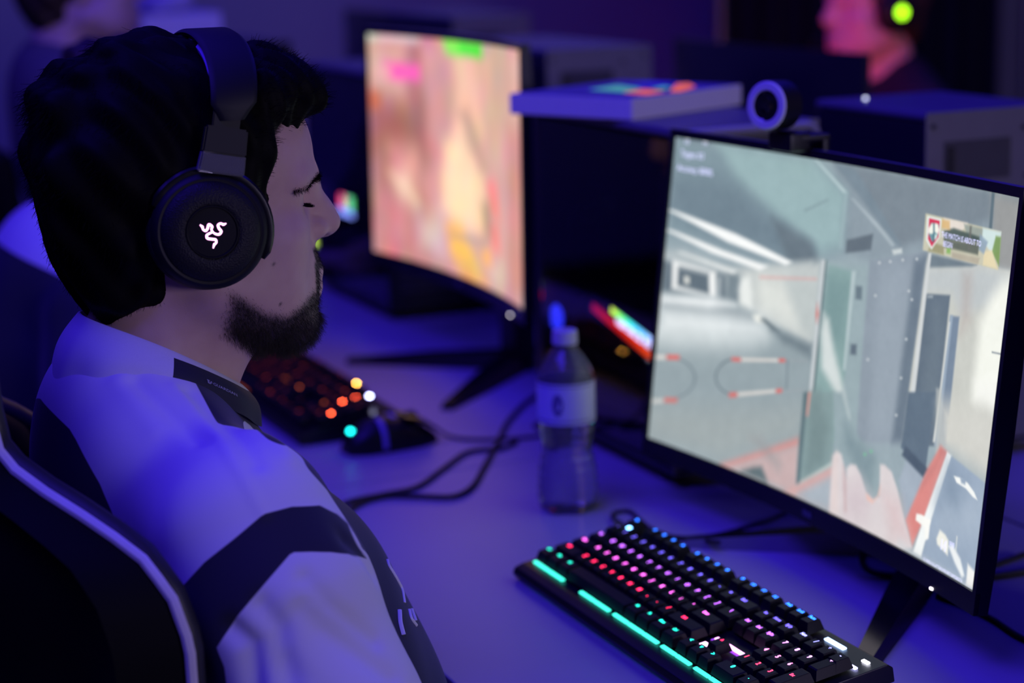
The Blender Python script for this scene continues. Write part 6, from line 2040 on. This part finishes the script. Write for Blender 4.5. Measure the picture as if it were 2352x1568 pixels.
# half outline of the back from seat to head: (height z, half width, y of the shell, forward reach of the wing edge)
CO = [(0.50, 0.215, -0.770, 0.030), (0.60, 0.245, -0.782, 0.045), (0.70, 0.256, -0.792, 0.062), (0.78, 0.256, -0.802, 0.074), (0.84, 0.256, -0.810, 0.084), (0.88, 0.258, -0.815, 0.088), (0.915, 0.252, -0.820, 0.084), (0.940, 0.236, -0.824, 0.073), (0.960, 0.210, -0.828, 0.054), (0.977, 0.178, -0.832, 0.032), (0.990, 0.152, -0.836, 0.018),
      (1.003, 0.138, -0.842, 0.013), (1.03, 0.131, -0.848, 0.015), (1.08, 0.130, -0.858, 0.022), (1.14, 0.138, -0.870, 0.030), (1.20, 0.144, -0.884, 0.032), (1.26, 0.138, -0.896, 0.028), (1.31, 0.118, -0.905, 0.022), (1.34, 0.085, -0.910, 0.014)]
zc = np.array([c[0] for c in CO])
ZZ = np.linspace(0.50, 1.34, 64)
CW = [np.interp(ZZ, zc, [c[k] for c in CO]) for k in (1, 2, 3)]
NS = 28
front, back = [], []
bm = BM()
for i, z in enumerate(ZZ):
    hw, yb, rch = CW[0][i], CW[1][i], CW[2][i]
    fr, bk = [], []
    for k in range(NS + 1):
        u = 2 * k / NS - 1
        au = abs(u)
        wing = (rch - 0.009) * sm(np.array(au), 0.52, 0.98)
        fr.append(bm.verts.new((0.05 + hw * u, yb + 0.012 + wing + 0.012 * math.exp(-((au - 0.75) / 0.14) ** 2), z)))
        bk.append(bm.verts.new((0.05 + hw * u * 0.995, yb - 0.040 + 0.80 * wing + 0.012 * (au ** 3), z)))
    front.append(fr)
    back.append(bk)
for i in range(len(ZZ) - 1):
    for k in range(NS):
        bm.faces.new((front[i][k], front[i + 1][k], front[i + 1][k + 1], front[i][k + 1]))
        bm.faces.new((back[i][k], back[i][k + 1], back[i + 1][k + 1], back[i + 1][k]))
    for k in (0, NS):
        fc = bm.faces.new((front[i][k], back[i][k], back[i + 1][k], front[i + 1][k]))
        fc.material_index = 0
for rr in (0, len(ZZ) - 1):
    for k in range(NS):
        bm.faces.new((front[rr][k], front[rr][k + 1], back[rr][k + 1], back[rr][k]))
EDGE = [[tuple(front[i][k].co) for i in range(len(ZZ))] for k in (0, NS)]
EDGEB = [[tuple(back[i][k].co) for i in range(len(ZZ))] for k in (0, NS)]
TOPR = [tuple(front[-1][k].co) for k in range(NS + 1)]
obj('backrest', bm, m_pu, CH, sharp=50)
bm = BM()
loop = EDGE[0] + TOPR[1:-1] + list(reversed(EDGE[1]))
loopb = EDGEB[0] + [tuple(Vector(p) + Vector((0, -0.05, 0))) for p in TOPR[1:-1]] + list(reversed(EDGEB[1]))
pipe = [Vector(a).lerp(Vector(b), 0.05) + (Vector(a) - Vector((0.05, a[1], a[2]))).normalized() * 0.002 for a, b in zip(loop, loopb)]
tube(bm, pipe, 0.0042, 8)
obj('piping', bm, m_pipe, CH)
bm = BM()
tube(bm, [Vector(a) + Vector((0, 0.001, 0)) - (Vector(a) - Vector((0.05, a[1], a[2]))).normalized() * 0.012 for a in loop], 0.0095, 12)
obj('side_bolster', bm, m_bolster, CH)
bm = BM(); box2(bm, (-0.20, -0.76, 0.400), (0.30, -0.22, 0.465), 0.028, 4); obj('seat', bm, m_pu, CH)
for s in (-1, 1):
    bm = BM(); box2(bm, (0.05 + s * 0.33 - 0.045, -0.66, 0.605), (0.05 + s * 0.33 + 0.045, -0.47, 0.640), 0.012, 3); ar = obj('armrest', bm, m_black, CH)
    bm = BM(); box2(bm, (0.05 + s * 0.33 - 0.018, -0.60, 0.40), (0.05 + s * 0.33 + 0.018, -0.53, 0.605), 0.006); box2(bm, (0.05 + min(s * 0.20, s * 0.345), -0.60, 0.385), (0.05 + max(s * 0.20, s * 0.345), -0.53, 0.402), 0.004); obj('arm_post', bm, m_black, ar)
bm = BM(); tube(bm, [(0.05, -0.52, 0.10), (0.05, -0.52, 0.40)], 0.028, 16); obj('gas_lift', bm, m_metal_leg, CH)
for k in range(5):
    a = R(20 + 72 * k)
    e = Vector((0.05 + 0.31 * math.cos(a), -0.52 + 0.31 * math.sin(a), 0.075))
    bm = BM(); tube(bm, [(0.05, -0.52, 0.11), e], [0.028, 0.016], 10, flat=0.7); obj('base_leg', bm, m_black, CH)
    bm = BM(); lathe(bm, [(0, -0.02), (0.028, -0.02), (0.030, -0.012), (0.030, 0.012), (0.028, 0.02), (0, 0.02)], 20, Matrix.Translation((e.x, e.y, 0.030)) @ Matrix.Rotation(a, 4, 'Z') @ Matrix.Rotation(R(90), 4, 'X')); obj('caster', bm, m_black, CH)
# ---------------------------------------------------------------- the other players
f = skin_field(False)
GP, GQ = f.mesh()
GP = lap(GP, GQ, 1)
gq = GP - np.array(HEAD)
gst = np.maximum(beard_mask(gq) * 0.35, sm(gq[:, 2] - np.interp(gq[:, 1], [-0.12, -0.06, -0.02, 0.02, 0.05, 0.075, 0.09], [-0.075, -0.06, -0.02, 0.00, 0.055, 0.082, 0.09]), -0.004, 0.008))
f = jersey_field(0.008)
KP, KQ = f.mesh()
KP = lap(KP, KQ, 2)
SH = np.array((0, 0.60, 0))
m_brown_hair = mat('brown_hair', (0.030, 0.016, 0.010), rough=0.5, noise=0.2)
m_jersey2 = MATS['jersey_cloth']
m_grey_shirt = mat('grey_shirt', (0.13, 0.12, 0.13), rough=0.85)
m_dark_shirt = mat('dark_shirt', (0.010, 0.010, 0.016), rough=0.8)


def lean(P, th):
    """bend the upper body forward about the hips"""
    P = np.array(P, float)
    k = th * sm(P[:, 2], 0.52, 0.78) * (P[:, 1] < -0.30)
    y, z = P[:, 1] + 0.62, P[:, 2] - 0.60
    P[:, 1] = -0.62 + y * np.cos(k) + z * np.sin(k)
    P[:, 2] = 0.60 - y * np.sin(k) + z * np.cos(k)
    return P


def player(loc, rz, label, shirt, hairm, panel=None, print_=False, th=0.0):
    t = thing('person', label, 'person', loc, rz)
    pymesh('body', lean(GP, th) + SH, GQ, m_skin, t, world=False, attrs={'stubble': gst})
    pn = panel(KP) if panel else np.full(len(KP), 1.0)
    j = pymesh('jersey', lean(KP, th) + SH, KQ, shirt, t, world=False, attrs={'panel': pn})
    pymesh('hair', lean(HmP - OFF, th) + SH, HmQ, hairm, t, world=False)
    pymesh('trousers', TP + SH, TQ, m_pants, t, world=False)
    for s in (-1, 1):
        pymesh('shoe', SP * (1, 1, 1) + SH - np.array(((0.115 + (-0.115 if s < 0 else 0.115)) if s < 0 else 0, 0, 0)) + np.array((0, 0, 0)), SQ, m_shoe, t, world=False)
    if print_:
        bvh = BVHTree.FromPolygons([tuple(p) for p in lean(KP, th) + SH], [tuple(int(i) for i in q) for q in KQ])

        def on_back(x, z):
            r = bvh.ray_cast(Vector((x, -1.0, z)), Vector((0, 1, 0)))
            return (r[0] + Vector((0, -0.0015, 0))) if r[0] else Vector((x, -0.2, z))
        bm = BM()
        put_text(bm, 'SR', 0.028, lambda x, y: on_back(x - 0.02, 1.000 + y - 0.014), 0, 1.2, 0.02)
        obj('back_lettering', bm, m_navy, j, world=False, recalc=False)
        bm = BM()
        for k in range(4):
            x0 = -0.085 + k * 0.016
            prev = None
            for i in range(7):
                z = 0.830 + 0.060 * i / 6
                cur = (bm.verts.new(on_back(x0, z)), bm.verts.new(on_back(x0 + 0.011, z)))
                if prev:
                    bm.faces.new((prev[0], prev[1], cur[1], cur[0]))
                prev = cur
        obj('back_print', bm, m_print_white, j, world=False, recalc=False)
    return t


def seat(x, y, rz, label, dz=0.0):
    t = thing('chair', label, 'chair', (x, y, 0), rz)
    bm = BM(); box2(bm, (-0.23, -0.20, 0.41 + dz), (0.23, 0.25, 0.46 + dz), 0.025, 3); obj('seat', bm, m_pu, t, world=False)
    bm = BM(); box(bm, (0, -0.225, 0.70 + dz), (0.42, 0.05, 0.36), Matrix.Rotation(R(8), 3, 'X'), 0.02, 3); obj('backrest', bm, m_pu, t, world=False)
    bm = BM(); tube(bm, [(0, 0, 0.10), (0, 0, 0.41 + dz)], 0.028, 14); obj('post', bm, m_metal_leg, t, world=False)
    bm = BM(); box2(bm, (-0.03, -0.27, 0.38 + dz), (0.03, 0.0, 0.41 + dz), 0.004); box2(bm, (-0.03, -0.275, 0.38 + dz), (0.03, -0.25, 0.66 + dz), 0.004); obj('back_bracket', bm, m_metal_leg, t, world=False)
    for k in range(5):
        a = R(18 + 72 * k)
        bm = BM(); tube(bm, [(0, 0, 0.11), (0.29 * math.cos(a), 0.29 * math.sin(a), 0.07)], [0.026, 0.016], 10); obj('base_leg', bm, m_black, t, world=False)
        bm = BM(); lathe(bm, [(0, -0.018), (0.026, -0.018), (0.028, 0), (0.026, 0.018), (0, 0.018)], 16, Matrix.Translation((0.29 * math.cos(a), 0.29 * math.sin(a), 0.028)) @ Matrix.Rotation(a, 4, 'Z') @ Matrix.Rotation(R(90), 4, 'X')); obj('caster', bm, m_black, t, world=False)
    return t


player((-1.0, -0.60, -0.03), 0, 'second player in white-shouldered navy jersey, just left of the front man\'s neck', m_jersey, m_brown_hair, lambda P: P[:, 2] - 0.985 + 0.06 * np.maximum(P[:, 0], 0), True, R(21))
player((-2.05, -0.24, 0.135), 0, 'brown-haired player in grey shirt farthest left, blurred at the top left corner', m_grey_shirt, m_brown_hair)
player((-2.044, 1.386, 0.022), R(180), 'player of the far row facing left, face lit red, wearing a green-lit headset', m_dark_shirt, m_brown_hair)
seat(-1.0, -0.60, 0, 'dark office chair of the second player')
seat(-2.05, -0.23, 0, 'dark office chair of the player farthest left', 0.135)
seat(-2.044, 1.376, R(180), 'dark office chair of the far-row player')

# the far player's headset
E2_ = Vector((-2.044, 1.428, 1.169))
t = thing('headset', 'black headset with a yellow-green light worn by the red-lit far player', 'headset', E2_)
for s in (1, -1):
    M = frame((s * 0.084, 0, 0), (0, s, 0), (0, 0, 1), (s, 0, 0))
    bm = BM(); lathe(bm, [(0.0, -0.010), (0.038, -0.014), (0.047, -0.004), (0.046, 0.010), (0.038, 0.018), (0.022, 0.024), (0, 0.024)], 40, M); c = obj('ear_cup', bm, m_hs, t, world=False)
    bm = BM(); lathe(bm, [(0, 0.0255), (0.011, 0.0253), (0.012, 0.0235)], 24, M); obj('cup_light', bm, lit((150, 226, 20), 6.0), c, world=False)
bm = BM()
tube(bm, [(0.098 * math.cos(math.pi * i / 20), 0, 0.035 + 0.118 * math.sin(math.pi * i / 20)) for i in range(21)], 0.013, 10, flat=0.5); obj('headband', bm, m_hs, t, world=False)
bm = BM(); tube(bm, [(-0.09, -0.02, -0.03), (-0.08, -0.09, -0.06), (-0.045, -0.125, -0.075)], 0.0035, 8, smooth=5); obj('microphone', bm, m_black, t, world=False)
